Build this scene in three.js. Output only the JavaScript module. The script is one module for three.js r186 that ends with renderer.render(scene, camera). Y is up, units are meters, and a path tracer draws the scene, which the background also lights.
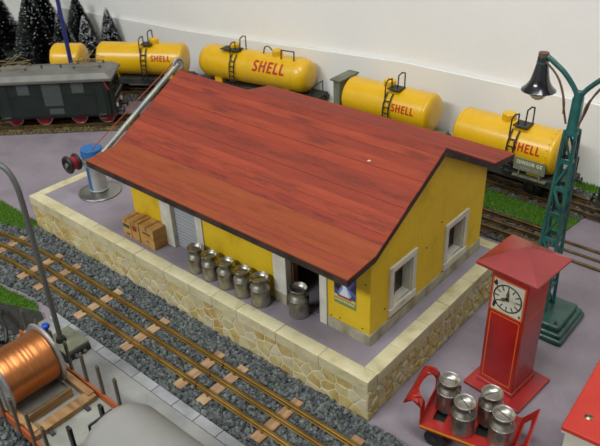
import * as THREE from 'three';
import { RoundedBoxGeometry } from 'three/addons/geometries/RoundedBoxGeometry.js';
import { mergeGeometries } from 'three/addons/utils/BufferGeometryUtils.js';
import { RectAreaLightUniformsLib } from 'three/addons/lights/RectAreaLightUniformsLib.js';
import { FontLoader } from 'three/addons/loaders/FontLoader.js';
import { TextGeometry } from 'three/addons/geometries/TextGeometry.js';

// ---------------------------------------------------------------- camera, light, exposure
// lengths below are in model units of 1.3 cm (the toy track gauge is 2.6 units); S turns them into metres
const S = 0.013;
const scene = new THREE.Scene();
const camera = new THREE.PerspectiveCamera(35.95, 600 / 446, 0.02, 30);
camera.position.set(18.176 * S, 34.713 * S, 26.055 * S);
camera.up.set(-0.3174, 0.85272, -0.41488);
camera.lookAt(new THREE.Vector3(18.176 - 56.99558, 34.713 - 52.1204, 26.055 - 63.52139).multiplyScalar(S));
camera.focus = 56 * S; camera.userData.fStop = 14;
const renderer = new THREE.WebGLRenderer({ antialias: true });
renderer.toneMapping = THREE.LinearToneMapping;
renderer.toneMappingExposure = 1.1;
renderer.shadowMap.enabled = true;
scene.background = new THREE.Color(0x0c0c0c);
RectAreaLightUniformsLib.init();
// ceiling tube fixtures: centre x, y, z, width (x), depth (z), intensity
const CEIL = 118;
const LIGHTS = [
  [-44, CEIL - 3.2, 116, 92, 26, 30],
  [12, CEIL - 3.2, 14, 80, 22, 13],
];
for (const [x, y, z, w, d, i] of LIGHTS) {
  const l = new THREE.RectAreaLight(0xf6f8f8, i, w * S, d * S);
  l.position.set(x * S, (y - 0.6) * S, z * S);
  l.lookAt(x * S, -100 * S, z * S + 1e-5);
  scene.add(l);
}

// ---------------------------------------------------------------- helpers
let seed = 7;
const rnd = () => { seed = (seed * 1664525 + 1013904223) >>> 0; return seed / 4294967296; };
const rr = (a, b) => a + (b - a) * rnd();
const pick = a => a[Math.floor(rnd() * a.length) % a.length];
const V = (x, y, z) => new THREE.Vector3(x, y, z);

function makeNoise(s) {
  const n = 64, t = new Float32Array(n * n); let q = s * 7919 + 13;
  for (let i = 0; i < t.length; i++) { q = (q * 1664525 + 1013904223) >>> 0; t[i] = q / 4294967296; }
  return (x, y, px, py) => {                      // value noise, periodic in px, py
    const x0 = Math.floor(x), y0 = Math.floor(y), fx = x - x0, fy = y - y0;
    const ux = fx * fx * (3 - 2 * fx), uy = fy * fy * (3 - 2 * fy);
    const g = (a, b) => t[(((b % py) + py) % py % n) * n + (((a % px) + px) % px % n)];
    return (g(x0, y0) * (1 - ux) + g(x0 + 1, y0) * ux) * (1 - uy) + (g(x0, y0 + 1) * (1 - ux) + g(x0 + 1, y0 + 1) * ux) * uy;
  };
}
// tileable texture: stops = [[value, css colour], ...]; fx, fy = cells across at the coarsest octave
function noiseTex(stops, { fx = 4, fy = 4, oct = 5, s = 1, size = 256, rep = 8, gain = 0.55, grain = 0.06, contrast = 1.6, srgb = true } = {}) {
  const f = makeNoise(s), data = new Uint8Array(size * size * 4);
  const st = stops.map(([v, c]) => { const k = new THREE.Color(c); const h = k.getHex(); return [v, (h >> 16) & 255, (h >> 8) & 255, h & 255]; });
  for (let j = 0; j < size; j++) for (let i = 0; i < size; i++) {
    let v = 0, a = 1, w = 0, px = fx, py = fy;
    for (let o = 0; o < oct; o++) { v += a * f(i / size * px, j / size * py, px, py); w += a; a *= gain; px *= 2; py *= 2; }
    v = v / w; v = 0.5 + (v - 0.5) * contrast;
    v += (f(i * 0.71 + 3.3, j * 0.83, 64, 64) - 0.5) * grain * 2;
    v = Math.min(1, Math.max(0, v));
    let k = 0; while (k < st.length - 2 && v > st[k + 1][0]) k++;
    const A = st[k], B = st[Math.min(k + 1, st.length - 1)], u = B[0] > A[0] ? Math.min(1, Math.max(0, (v - A[0]) / (B[0] - A[0]))) : 0;
    const p = (j * size + i) * 4;
    for (let c = 0; c < 3; c++) data[p + c] = Math.round(A[c + 1] + (B[c + 1] - A[c + 1]) * u);
    data[p + 3] = 255;
  }
  const t = new THREE.DataTexture(data, size, size);
  t.wrapS = t.wrapT = THREE.RepeatWrapping; t.magFilter = THREE.LinearFilter; t.minFilter = THREE.LinearMipmapLinearFilter; t.generateMipmaps = true;
  if (srgb) t.colorSpace = THREE.SRGBColorSpace;
  t.repeat.set(1 / rep, 1 / rep); t.needsUpdate = true;
  return t;
}
const greyFine = noiseTex([[0, '#000000'], [1, '#ffffff']], { fx: 16, fy: 16, oct: 4, s: 31, rep: 4, srgb: false });
const greyCoarse = noiseTex([[0, '#000000'], [1, '#ffffff']], { fx: 6, fy: 6, oct: 5, s: 33, rep: 6, srgb: false });
const greyStreak = noiseTex([[0, '#000000'], [1, '#ffffff']], { fx: 2, fy: 32, oct: 4, s: 35, rep: 8, srgb: false });
function mat(o) {
  const m = new THREE.MeshPhysicalMaterial({ roughness: 0.75, metalness: 0, ...o });
  return m;
}
const mapped = (stops, t, o = {}) => mat({ color: 0xffffff, map: noiseTex(stops, t), ...o });

// ---- geometry
const ident = new THREE.Matrix4();
function tf(g, { p = [0, 0, 0], r = [0, 0, 0], s = [1, 1, 1] } = {}) {
  const m = new THREE.Matrix4().compose(V(...p), new THREE.Quaternion().setFromEuler(new THREE.Euler(...r)), V(...s));
  return g.applyMatrix4(m);
}
const box = (w, h, d, x = 0, y = 0, z = 0, r) => tf(new THREE.BoxGeometry(w, h, d), { p: [x, y, z], r });
const rbox = (w, h, d, x = 0, y = 0, z = 0, b = 0.06, r) => tf(new RoundedBoxGeometry(w, h, d, 1, Math.min(b, w * 0.45, h * 0.45, d * 0.45)), { p: [x, y, z], r });
const span = (x0, x1, y0, y1, z0, z1, b) => b ? rbox(x1 - x0, y1 - y0, z1 - z0, (x0 + x1) / 2, (y0 + y1) / 2, (z0 + z1) / 2, b) : box(x1 - x0, y1 - y0, z1 - z0, (x0 + x1) / 2, (y0 + y1) / 2, (z0 + z1) / 2);
const cyl = (r0, r1, h, x = 0, y = 0, z = 0, r, n = 24) => tf(new THREE.CylinderGeometry(r1, r0, h, n), { p: [x, y, z], r });
const cylX = (r, h, x, y, z, n = 24) => cyl(r, r, h, x, y, z, [0, 0, Math.PI / 2], n);
const cylZ = (r, h, x, y, z, n = 24) => cyl(r, r, h, x, y, z, [Math.PI / 2, 0, 0], n);
const torus = (R, r, x, y, z, rot, n = 28) => tf(new THREE.TorusGeometry(R, r, 8, n), { p: [x, y, z], r: rot });
const lathe = (pts, n = 32, o) => { const g = new THREE.LatheGeometry(pts.map(a => new THREE.Vector2(a[0], a[1])), n); return o ? tf(g, o) : g; };
function tube(pts, r, n = 6, closed = false, seg) {
  const c = new THREE.CatmullRomCurve3(pts.map(p => V(...p)), closed, 'catmullrom', 0.5);
  return new THREE.TubeGeometry(c, seg || Math.max(8, pts.length * 5), r, n, closed);
}
function rod(a, b, r, n = 8) {
  const A = V(...a), B = V(...b), d = B.clone().sub(A), L = d.length();
  const g = new THREE.CylinderGeometry(r, r, L, n);
  g.applyQuaternion(new THREE.Quaternion().setFromUnitVectors(V(0, 1, 0), d.normalize()));
  return g.translate(...A.add(B).multiplyScalar(0.5).toArray());
}
const bent = (pts, r, n = 8) => merge(pts.slice(1).map((p, i) => rod(pts[i], p, r, n)).concat(pts.slice(1, -1).map(p => tf(new THREE.SphereGeometry(r, 8, 6), { p }))));
function merge(list) {
  const out = list.map(g => {
    const k = g.index ? g.toNonIndexed() : g;
    for (const n of Object.keys(k.attributes)) if (n !== 'position' && n !== 'normal' && n !== 'uv') k.deleteAttribute(n);
    if (!k.attributes.normal) k.computeVertexNormals();
    if (!k.attributes.uv) k.setAttribute('uv', new THREE.BufferAttribute(new Float32Array(k.attributes.position.count * 2), 2));
    return k;
  });
  return out.length === 1 ? out[0] : mergeGeometries(out);
}
// uv in model units from the dominant direction of each face
function boxUV(g, du = 0, dv = 0) {
  if (g.index) g = g.toNonIndexed();
  const p = g.attributes.position, n = g.attributes.normal, uv = new Float32Array(p.count * 2);
  for (let i = 0; i < p.count; i += 3) {
    let a = 0, b = 0, c = 0;
    for (let k = 0; k < 3; k++) { a += n.getX(i + k); b += n.getY(i + k); c += n.getZ(i + k); }
    a = Math.abs(a); b = Math.abs(b); c = Math.abs(c);
    for (let k = 0; k < 3; k++) {
      const x = p.getX(i + k), y = p.getY(i + k), z = p.getZ(i + k), o = (i + k) * 2;
      if (b >= a && b >= c) { uv[o] = x + du; uv[o + 1] = z + dv; }
      else if (a >= c) { uv[o] = z + du; uv[o + 1] = y + dv; }
      else { uv[o] = x + du; uv[o + 1] = y + dv; }
    }
  }
  g.setAttribute('uv', new THREE.BufferAttribute(uv, 2));
  return g;
}
function extr(pts, depth, holes = [], bevel = 0) {
  const s = new THREE.Shape(pts.map(a => new THREE.Vector2(...a)));
  for (const h of holes) s.holes.push(new THREE.Path(h.map(a => new THREE.Vector2(...a))));
  return new THREE.ExtrudeGeometry(s, { depth, bevelEnabled: bevel > 0, bevelSize: bevel, bevelThickness: bevel, bevelSegments: 2, curveSegments: 12 });
}
const rect = (x0, x1, y0, y1) => [[x0, y0], [x1, y0], [x1, y1], [x0, y1]];
// profile [[side, y], ...] swept along ground points [[x, z], ...]
function sweep(path, prof) {
  const pos = [], n = prof.length, P = path.length;
  const ring = path.map((p, i) => {
    const a = path[Math.max(0, i - 1)], b = path[Math.min(P - 1, i + 1)];
    const dx = b[0] - a[0], dz = b[1] - a[1], L = Math.hypot(dx, dz), nx = -dz / L, nz = dx / L;
    return prof.map(([s, y]) => [p[0] + nx * s, y, p[1] + nz * s]);
  });
  const tri = (a, b, c) => pos.push(...a, ...b, ...c);
  for (let i = 0; i < P - 1; i++) for (let k = 0; k < n; k++) {
    const a = ring[i][k], b = ring[i][(k + 1) % n], c = ring[i + 1][(k + 1) % n], d = ring[i + 1][k];
    tri(a, b, c); tri(a, c, d);
  }
  for (let k = 1; k < n - 1; k++) { tri(ring[0][0], ring[0][k + 1], ring[0][k]); tri(ring[P - 1][0], ring[P - 1][k], ring[P - 1][k + 1]); }
  const g = new THREE.BufferGeometry();
  g.setAttribute('position', new THREE.Float32BufferAttribute(pos, 3)); g.computeVertexNormals();
  return g;
}
// ---- scene bookkeeping
const used = {};
function numbered(n) { const k = used[n] = (used[n] === undefined ? 0 : used[n] + 1); return k ? `${n}_${String(k).padStart(3, '0')}` : n; }
function tagIt(o, label, category, group, kind) { o.userData.label = label; o.userData.category = category; if (group) o.userData.group = group; if (kind) o.userData.kind = kind; return o; }
function thing(name, label, category, p = [0, 0, 0], turn = 0, group, kind) {
  const o = new THREE.Group(); o.name = numbered(name); o.position.set(...p); o.rotation.y = turn; scene.add(o);
  return tagIt(o, label, category, group, kind);
}
function part(name, geos, m, parent, o = {}) {
  let g = merge(Array.isArray(geos) ? geos : [geos]);
  if (!o.keepUV) g = boxUV(g, o.du || 0, o.dv || 0);
  const k = new THREE.Mesh(g, m); k.name = name; k.castShadow = k.receiveShadow = true;
  if (o.p) k.position.set(...o.p); if (o.r) k.rotation.set(...o.r);
  if (o.label) k.userData.label = o.label; if (o.kind) k.userData.kind = o.kind;
  parent.add(k); return k;
}
function solo(name, label, category, geos, m, o = {}) {
  const k = part(name, geos, m, scene, o); k.name = numbered(name);
  return tagIt(k, label, category, o.group, o.kind);
}
function copyOf(src, p, turn, label) {
  const c = src.clone(); c.name = numbered(src.name.replace(/_\d{3}$/, '')); scene.add(c);
  c.position.set(...p); c.rotation.y = turn; c.userData = { ...src.userData, label }; return c;
}

// ---------------------------------------------------------------- materials
const M = {};
M.mauve = mapped([[0, '#766e76'], [0.45, '#837a82'], [1, '#8f868c']], { fx: 6, fy: 6, oct: 6, s: 2, rep: 14, contrast: 1.2, grain: 0.12 }, { roughness: 0.8, bumpMap: greyFine, bumpScale: 0.00015 });
M.deck = mapped([[0, '#7d7680'], [0.5, '#8a828b'], [1, '#948b92']], { fx: 5, fy: 5, oct: 5, s: 3, rep: 9, contrast: 1.2 }, { roughness: 0.8 });
M.wall = mapped([[0, '#eeeeea'], [1, '#f5f5f2']], { fx: 4, fy: 4, s: 4, rep: 60, grain: 0.15 }, { roughness: 0.9 });
M.backboard = mapped([[0, '#e9e9e4'], [1, '#f0f0ec']], { fx: 4, fy: 4, s: 5, rep: 40 }, { roughness: 0.85 });
M.ceiling = mat({ color: 0xe4e2da, roughness: 0.95 });
M.roomfloor = mapped([[0, '#5b4c3d'], [1, '#75634f']], { fx: 3, fy: 12, s: 6, rep: 40 }, { roughness: 0.6 });
M.stoneFront = [['#a68d55', '#b8a068', '#c4b07e'], ['#b3a269', '#c2b47f', '#cdc197'], ['#b8ab7c', '#c6ba91', '#cfc6a3'], ['#ab9450', '#bda968', '#c8b882'], ['#b5a671', '#c1b486', '#ccc19c'], ['#b3a67e', '#c0b592', '#cbc2a6']]
  .map((c, i) => mapped([[0, c[0]], [0.5, c[1]], [1, c[2]]], { fx: 7, fy: 7, oct: 4, s: 40 + i, rep: 5, size: 128 }, { roughness: 0.9, bumpMap: greyCoarse, bumpScale: 0.0005 }));
M.mortar = mapped([[0, '#d0c9b0'], [1, '#e0dac6']], { fx: 9, fy: 9, s: 8, rep: 5, size: 128 }, { roughness: 0.95 });
M.cap = [['#a79e78', '#bcb48e', '#c9c19f'], ['#aaa17b', '#bfb792', '#cbc4a4'], ['#a69c75', '#bab18b', '#c7be9c']]
  .map((c, i) => mapped([[0, c[0]], [0.35, c[1]], [1, c[2]]], { fx: 6, fy: 6, oct: 5, s: 60 + i, rep: 6 }, { roughness: 0.9, bumpMap: greyFine, bumpScale: 0.0003 }));
M.yellow = mapped([[0, '#caa516'], [0.3, '#d9b51c'], [1, '#e2bf24']], { fx: 5, fy: 5, oct: 5, s: 11, rep: 9 }, { roughness: 0.6, bumpMap: greyFine, bumpScale: 0.00015 });
M.plinth = mapped([[0, '#86806a'], [0.5, '#a09a82'], [1, '#b2ac95']], { fx: 6, fy: 6, s: 12, rep: 6 }, { roughness: 0.85 });
M.whitewood = mapped([[0, '#a7a392'], [0.3, '#c3c0b2'], [1, '#d4d2c6']], { fx: 6, fy: 6, s: 13, rep: 5 }, { roughness: 0.75 });
M.roofEdge = mapped([[0, '#1c1310'], [0.5, '#33241e'], [1, '#46322a']], { fx: 8, fy: 8, s: 14, rep: 6 }, { roughness: 0.7 });
M.roof = [['#702a1c', '#923620', '#a13e26'], ['#752c1b', '#963921', '#a64127'], ['#6d2a1d', '#8d3520', '#9b3c25'], ['#7b301d', '#9b3d24', '#ac472b'], ['#6b291b', '#8b341f', '#993b23']]
  .map((c, i) => mapped([[0, c[0]], [0.38, c[1]], [1, c[2]]], { fx: 3, fy: 26, oct: 5, s: 70 + i, rep: 10, contrast: 1.7, gain: 0.68, grain: 0.12 }, { color: 0xe4e4e4, roughness: 0.82, bumpMap: greyStreak, bumpScale: 0.0002 }));
M.roofLow = [['#773517', '#95421c', '#a24b22'], ['#723219', '#903f1d', '#9e4724'], ['#75311b', '#923c1f', '#a04426']]
  .map((c, i) => mapped([[0, c[0]], [0.38, c[1]], [1, c[2]]], { fx: 3, fy: 26, oct: 5, s: 80 + i, rep: 10, contrast: 1.8, gain: 0.7, grain: 0.12 }, { color: 0xe4e4e4, roughness: 0.8, bumpMap: greyStreak, bumpScale: 0.0002 }));
M.dark = mat({ color: 0x151412, roughness: 0.8 });
M.brownwood = mapped([[0, '#5d3a1c'], [1, '#80552c']], { fx: 12, fy: 2, s: 15, rep: 4, size: 128 }, { roughness: 0.7 });
M.slat = mat({ color: 0xa3a7ac, roughness: 0.5, metalness: 0.15 });
M.glass = mat({ color: 0x1b1a18, roughness: 0.12 });
M.brass = mapped([[0, '#75592a'], [0.5, '#84672f'], [1, '#927439']], { fx: 4, fy: 4, s: 16, rep: 5, size: 128 }, { metalness: 0.7, roughness: 0.45 });
M.railDark = mapped([[0, '#4a3a22'], [1, '#7a6238']], { fx: 10, fy: 10, s: 17, rep: 5, size: 128 }, { metalness: 0.6, roughness: 0.5 });
M.sleeper = [['#86664a', '#a1815f', '#b2946f'], ['#785a3c', '#957350', '#a78660'], ['#917458', '#ab8d6c', '#baa07e']]
  .map((c, i) => mapped([[0, c[0]], [0.5, c[1]], [1, c[2]]], { fx: 18, fy: 3, s: 90 + i, rep: 5, size: 128 }, { roughness: 0.85 }));
M.sleeperDark = mapped([[0, '#3b2c1e'], [1, '#5d4830']], { fx: 6, fy: 6, s: 18, rep: 5, size: 128 }, { roughness: 0.85 });
M.ballastBed = mapped([[0, '#3e4141'], [1, '#5a5d5c']], { fx: 12, fy: 12, s: 19, rep: 5 }, { roughness: 0.95 });
M.stoneInst = mat({ color: 0xe2e2e2, roughness: 0.9 });
M.turf = mapped([[0, '#365814'], [0.5, '#4a741a'], [1, '#5f8a26']], { fx: 10, fy: 10, s: 20, rep: 6 }, { roughness: 1 });
M.moss = mapped([[0, '#161c12'], [1, '#2a3022']], { fx: 10, fy: 10, s: 45, rep: 6, size: 128 }, { roughness: 1 });
M.blade = mat({ color: 0xffffff, roughness: 0.95 });
M.can = mapped([[0, '#85827a'], [0.45, '#a6a399'], [1, '#bdb9af']], { fx: 6, fy: 6, oct: 5, s: 21, rep: 3 }, { metalness: 1, roughness: 0.42 });
M.canRim = mat({ color: 0xb0ada4, metalness: 1, roughness: 0.4 });
M.tank = mapped([[0, '#d6a606'], [0.5, '#e0af0a'], [1, '#e6b612']], { fx: 4, fy: 4, s: 22, rep: 9 }, { roughness: 0.38, clearcoat: 0.4, clearcoatRoughness: 0.25 });
M.letter = mat({ color: 0xb3200f, roughness: 0.5 });
M.black = mat({ color: 0x1a1a1a, roughness: 0.5 });
M.chassis = mapped([[0, '#23241f'], [1, '#3b3c35']], { fx: 6, fy: 6, s: 23, rep: 5, size: 128 }, { roughness: 0.6 });
M.greygreen = mapped([[0, '#5f6250'], [1, '#7b7d69']], { fx: 6, fy: 6, s: 24, rep: 5, size: 128 }, { roughness: 0.7 });
M.steel = mat({ color: 0x9c9c98, metalness: 1, roughness: 0.35 });
M.darkmetal = mat({ color: 0x4b4a48, metalness: 0.8, roughness: 0.45 });
M.cream = mat({ color: 0xcfcabb, roughness: 0.7 });
M.red = mapped([[0, '#7d100d'], [0.4, '#931410'], [1, '#9f1813']], { fx: 4, fy: 4, s: 25, rep: 6 }, { roughness: 0.32, clearcoat: 0.5, clearcoatRoughness: 0.2 });
M.redRoof = mapped([[0, '#7c1a1a'], [0.5, '#8b2020'], [1, '#972928']], { fx: 4, fy: 4, s: 26, rep: 6 }, { roughness: 0.36, clearcoat: 0.4, clearcoatRoughness: 0.25 });
M.orangeLine = mat({ color: 0xd0601a, roughness: 0.5 });
M.yellowLine = mat({ color: 0xcf9a1c, roughness: 0.5 });
M.teal = mapped([[0, '#0e423f'], [0.5, '#155450'], [1, '#1d6660']], { fx: 6, fy: 6, s: 27, rep: 5 }, { roughness: 0.4, clearcoat: 0.3 });
M.tealBase = mapped([[0, '#132f29'], [0.5, '#1b4239'], [1, '#265247']], { fx: 6, fy: 6, s: 28, rep: 5 }, { roughness: 0.45, clearcoat: 0.3 });
M.copper = mat({ color: 0xcd8450, metalness: 1, roughness: 0.36 });
M.galva = mapped([[0, '#77777a'], [0.5, '#94948f'], [1, '#a9a8a2']], { fx: 5, fy: 5, s: 29, rep: 6 }, { metalness: 0.45, roughness: 0.45 });
M.galvaDark = mat({ color: 0x5d5f5d, metalness: 0.35, roughness: 0.5 });
M.stakeBrown = mat({ color: 0x5d564c, roughness: 0.5, metalness: 0.3 });
M.silver = mapped([[0, '#7b7a76'], [1, '#8b8a86']], { fx: 3, fy: 3, s: 44, rep: 9, size: 128 }, { metalness: 0.1, roughness: 0.55 });
M.crane = mapped([[0, '#9a9c9c'], [1, '#b4b6b5']], { fx: 4, fy: 4, s: 46, rep: 5, size: 128 }, { metalness: 0.2, roughness: 0.5 });
M.locoGreen = mapped([[0, '#0c1511'], [1, '#14211b']], { fx: 5, fy: 5, s: 34, rep: 6, size: 128 }, { roughness: 0.5 });
M.locoRoof = mapped([[0, '#6e6d68'], [1, '#83827c']], { fx: 5, fy: 5, s: 36, rep: 7, size: 128 }, { roughness: 0.45, metalness: 0.3 });
M.locoGrey = mat({ color: 0x434b49, roughness: 0.55 });
M.wheelRed = mat({ color: 0x8e1420, roughness: 0.45 });
M.gold = mat({ color: 0x9a8c6c, metalness: 1, roughness: 0.35 });
M.carton = [['#a2793f', '#b88c4e', '#c4995c'], ['#977039', '#ae8347', '#bb9154']]
  .map((c, i) => mapped([[0, c[0]], [0.5, c[1]], [1, c[2]]], { fx: 3, fy: 9, s: 100 + i, rep: 3, size: 128 }, { roughness: 0.85 }));
M.cartonPrint = mat({ color: 0x5a3320, roughness: 0.8 });
M.cartonGreen = mat({ color: 0x3f4a2a, roughness: 0.8 });
M.cartonRed = mat({ color: 0x8c2a20, roughness: 0.8 });
M.tape = mat({ color: 0x8a5c2e, roughness: 0.5 });
M.blue = mat({ color: 0x1d5f9a, roughness: 0.45 });
M.navy = mat({ color: 0x1e2a6b, roughness: 0.5 });
M.thread = mat({ color: 0x9a4a30, roughness: 0.8 });
M.slab = mapped([[0, '#7c7c7a'], [0.5, '#8e8e8b'], [1, '#9c9b97']], { fx: 4, fy: 4, oct: 6, s: 37, rep: 8 }, { roughness: 0.8 });
M.edgeTile = ['#84868a', '#7b7d80', '#8d8f92'].map((c, i) => mapped([[0, c], [1, '#a0a1a2']], { fx: 6, fy: 6, s: 110 + i, rep: 5, size: 128 }, { roughness: 0.75 }));
M.plank = [['#7a5a36', '#9a764a', '#b08c5e'], ['#6c4f30', '#8b6a42', '#a07e54']]
  .map((c, i) => mapped([[0, c[0]], [0.5, c[1]], [1, c[2]]], { fx: 3, fy: 14, s: 120 + i, rep: 4, size: 128 }, { roughness: 0.7 }));
M.orangePaint = mat({ color: 0x9c4a1e, roughness: 0.5 });
M.wagonGrey = mapped([[0, '#7b7c74'], [1, '#94958c']], { fx: 5, fy: 5, s: 38, rep: 6, size: 128 }, { roughness: 0.7 });
M.asphalt = mapped([[0, '#1d1d1b'], [1, '#33322f']], { fx: 12, fy: 12, s: 39, rep: 5, size: 128 }, { roughness: 0.95 });
M.boxRed = mapped([[0, '#b52a1c'], [1, '#c23526']], { fx: 4, fy: 4, s: 42, rep: 8, size: 128 }, { roughness: 0.55 });
M.lampBlack = mat({ color: 0x14161c, roughness: 0.22, clearcoat: 0.6 });
M.bulb = mat({ color: 0xd9d4c6, roughness: 0.1, transmission: 0.5, thickness: 0, ior: 1.45 });
M.wire = mat({ color: 0x5c4636, roughness: 0.7 });
M.needles = mat({ color: 0xffffff, vertexColors: true, roughness: 0.95 });
M.snow = mat({ color: 0xc9cdcf, roughness: 0.9 });
M.bark = mat({ color: 0x2c2118, roughness: 0.95 });
M.dial = mapped([[0, '#a9a690'], [0.3, '#c4c2b0'], [1, '#d0cebf']], { fx: 5, fy: 5, s: 43, rep: 3, size: 128 }, { roughness: 0.5 });

const font = await new FontLoader().loadAsync('fonts/droid/droid_sans_bold.typeface.json');
function subdiv(g, len, passes) {
  if (g.index) g = g.toNonIndexed();
  for (let pass = 0; pass < passes; pass++) {
    const p = g.attributes.position, out = [];
    for (let i = 0; i < p.count; i += 3) {
      const v = [0, 1, 2].map(j => V(p.getX(i + j), p.getY(i + j), p.getZ(i + j)));
      let m = 0, bl = -1; for (let j = 0; j < 3; j++) { const l = v[j].distanceTo(v[(j + 1) % 3]); if (l > bl) { bl = l; m = j; } }
      if (bl < len) { out.push(...v); continue; }
      const a = v[m], b = v[(m + 1) % 3], c = v[(m + 2) % 3], d = a.clone().add(b).multiplyScalar(0.5);
      out.push(a, d, c, d, b, c);
    }
    g = new THREE.BufferGeometry().setFromPoints(out);
  }
  return g;
}
function textGeo(str, size, depth = 0.03, stretch = 1, slant = 0) {
  const g = new TextGeometry(str, { font, size, depth, curveSegments: 3 });
  g.computeBoundingBox(); const b = g.boundingBox;
  g.translate(-(b.min.x + b.max.x) / 2, -(b.min.y + b.max.y) / 2, 0);
  g.applyMatrix4(new THREE.Matrix4().set(stretch, slant, 0, 0, 0, 1, 0, 0, 0, 0, 1, 0, 0, 0, 0, 1));
  return g;
}

// ---------------------------------------------------------------- room and board
const XW0 = -210, XW1 = 190, ZW0 = -40.6, ZW1 = 250, FL = -68;
const shell = (n, label, g, m) => solo(n, label, n.split('_')[0], g, m, { kind: 'structure' });
shell('wall_back', 'smooth white room wall behind the model railway', span(XW0 - 4, XW1 + 4, FL - 3, CEIL + 3, ZW0 - 4, ZW0), M.wall);
shell('wall_left', 'white room wall beyond the snowy trees', span(XW0 - 4, XW0, FL - 3, CEIL + 3, ZW0, ZW1), M.wall);
shell('wall_right', 'white room wall to the right of the railway', span(XW1, XW1 + 4, FL - 3, CEIL + 3, ZW0, ZW1), M.wall);
shell('wall_front', 'white room wall behind the photographer', span(XW0 - 4, XW1 + 4, FL - 3, CEIL + 3, ZW1, ZW1 + 4), M.wall);
shell('floor', 'brown floor of the room under the railway table', span(XW0, XW1, FL - 3, FL, ZW0, ZW1), M.roomfloor);
shell('ceiling', 'white ceiling of the room', span(XW0, XW1, CEIL, CEIL + 3, ZW0, ZW1), M.ceiling);
for (let i = 0; i < LIGHTS.length; i++) {
  const [x, y, z, w, d, k] = LIGHTS[i];
  const f = thing('ceiling_light', ['long ceiling light fixture in front of the railway', 'long ceiling light fixture above the railway'][i], 'ceiling light', [x, CEIL, z]);
  part('housing', span(-w / 2 - 1, w / 2 + 1, -2.6, 0, -d / 2 - 1, d / 2 + 1, 0.4), M.cream, f);
  part('diffuser', span(-w / 2, w / 2, -3.2, -2.6, -d / 2, d / 2), mat({ color: 0xffffff, emissive: 0xf6f8f8, emissiveIntensity: 1 }), f);
}
// board of the layout
const board = thing('layout_board', 'mauve-grey painted board that carries the model railway', 'table', [0, 0, 0], 0, null, 'structure');
part('top', span(-125, 62, -1.6, 0, -40.5, 40), M.mauve, board);
part('apron', [span(-124, 61, -7, -1.6, 38.5, 39.7), span(-124, 61, -7, -1.6, -40.2, -39), span(60, 61.5, -7, -1.6, -39, 38.5), span(-124.5, -123, -7, -1.6, -39, 38.5)], M.brownwood, board);
for (const [x, z] of [[-120, -37], [-120, 36], [57, -37], [57, 36]]) part('leg', span(x - 2.5, x + 2.5, FL, -1.6, z - 2.5, z + 2.5), M.brownwood, board);
solo('backboard', 'low off-white board standing against the wall behind the tank wagons', 'board',
  tf(extr([[-125, 0], [62, 0], [62, 8.6], [-24, 8.6], [-62, 6.2], [-125, 4]], 0.35), { p: [0, 0, -40.45] }), M.backboard, { kind: 'structure' });

// ---------------------------------------------------------------- stone platform
const H = 3.475, PL = 40, PW = 19.4, CW = 1.05, CH = 0.9;
const platform = thing('stone_platform', 'loading platform with rubble stone sides, pale kerb stones and mauve deck', 'platform');
part('core', span(-PL + 0.08, -0.08, 0, H - CH, -PW + 0.08, -0.08), M.mortar, platform);
part('deck', span(-PL + CW, -CW, H - CH, H - 0.05, -PW + CW, -CW), M.deck, platform);
function kerb(along, len, place) {
  let t = 0; const cuts = [0];
  while (t < len - 4.4) { t += rr(2.5, 3.9); cuts.push(t); }
  cuts.push(len);
  for (let i = 0; i < cuts.length - 1; i++) {
    const a = cuts[i] + 0.012, b = cuts[i + 1] - 0.012, dy = rr(-0.015, 0.015);
    const g = place(a, b, dy);
    part('kerb_stone', g, pick(M.cap), platform, { du: rr(0, 6), dv: rr(0, 6) });
  }
}
kerb('x', PL, (a, b, dy) => span(-PL + a, -PL + b, H - CH, H + dy, -CW, 0.04, 0.045));
kerb('z', PW - CW, (a, b, dy) => span(-CW, 0.04, H - CH, H + dy, -PW + a, -PW + b, 0.045));
kerb('z', PW - CW, (a, b, dy) => span(-PL - 0.04, -PL + CW, H - CH, H + dy, -PW + a, -PW + b, 0.045));
kerb('x', PL - 2 * CW, (a, b, dy) => span(-PL + CW + a, -PL + CW + b, H - CH, H + dy, -PW, -PW + CW, 0.045));
// irregular stones: cells of jittered points, clipped to a rectangle
function cells(w, h, nx, ny, jit) {
  const pts = [];
  for (let j = 0; j < ny; j++) for (let i = 0; i < nx; i++)
    pts.push([(i + 0.5 + (j % 2 ? 0.25 : -0.25) + rr(-jit, jit)) * w / nx, (j + 0.5 + rr(-jit, jit) * 0.8) * h / ny]);
  const out = [];
  for (const p of pts) {
    let poly = [[0, 0], [w, 0], [w, h], [0, h]];
    for (const q of pts) {
      if (q === p || Math.hypot(q[0] - p[0], q[1] - p[1]) > 3.2 * w / nx + 1) continue;
      const mx = (p[0] + q[0]) / 2, my = (p[1] + q[1]) / 2, dx = q[0] - p[0], dy = q[1] - p[1];
      const side = a => (a[0] - mx) * dx + (a[1] - my) * dy;
      const nw = [];
      for (let k = 0; k < poly.length; k++) {
        const A = poly[k], B = poly[(k + 1) % poly.length], sa = side(A), sb = side(B);
        if (sa <= 0) nw.push(A);
        if ((sa < 0 && sb > 0) || (sa > 0 && sb < 0)) { const t = sa / (sa - sb); nw.push([A[0] + (B[0] - A[0]) * t, A[1] + (B[1] - A[1]) * t]); }
      }
      poly = nw; if (poly.length < 3) break;
    }
    if (poly.length >= 3) out.push(poly);
  }
  return out;
}
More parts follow.
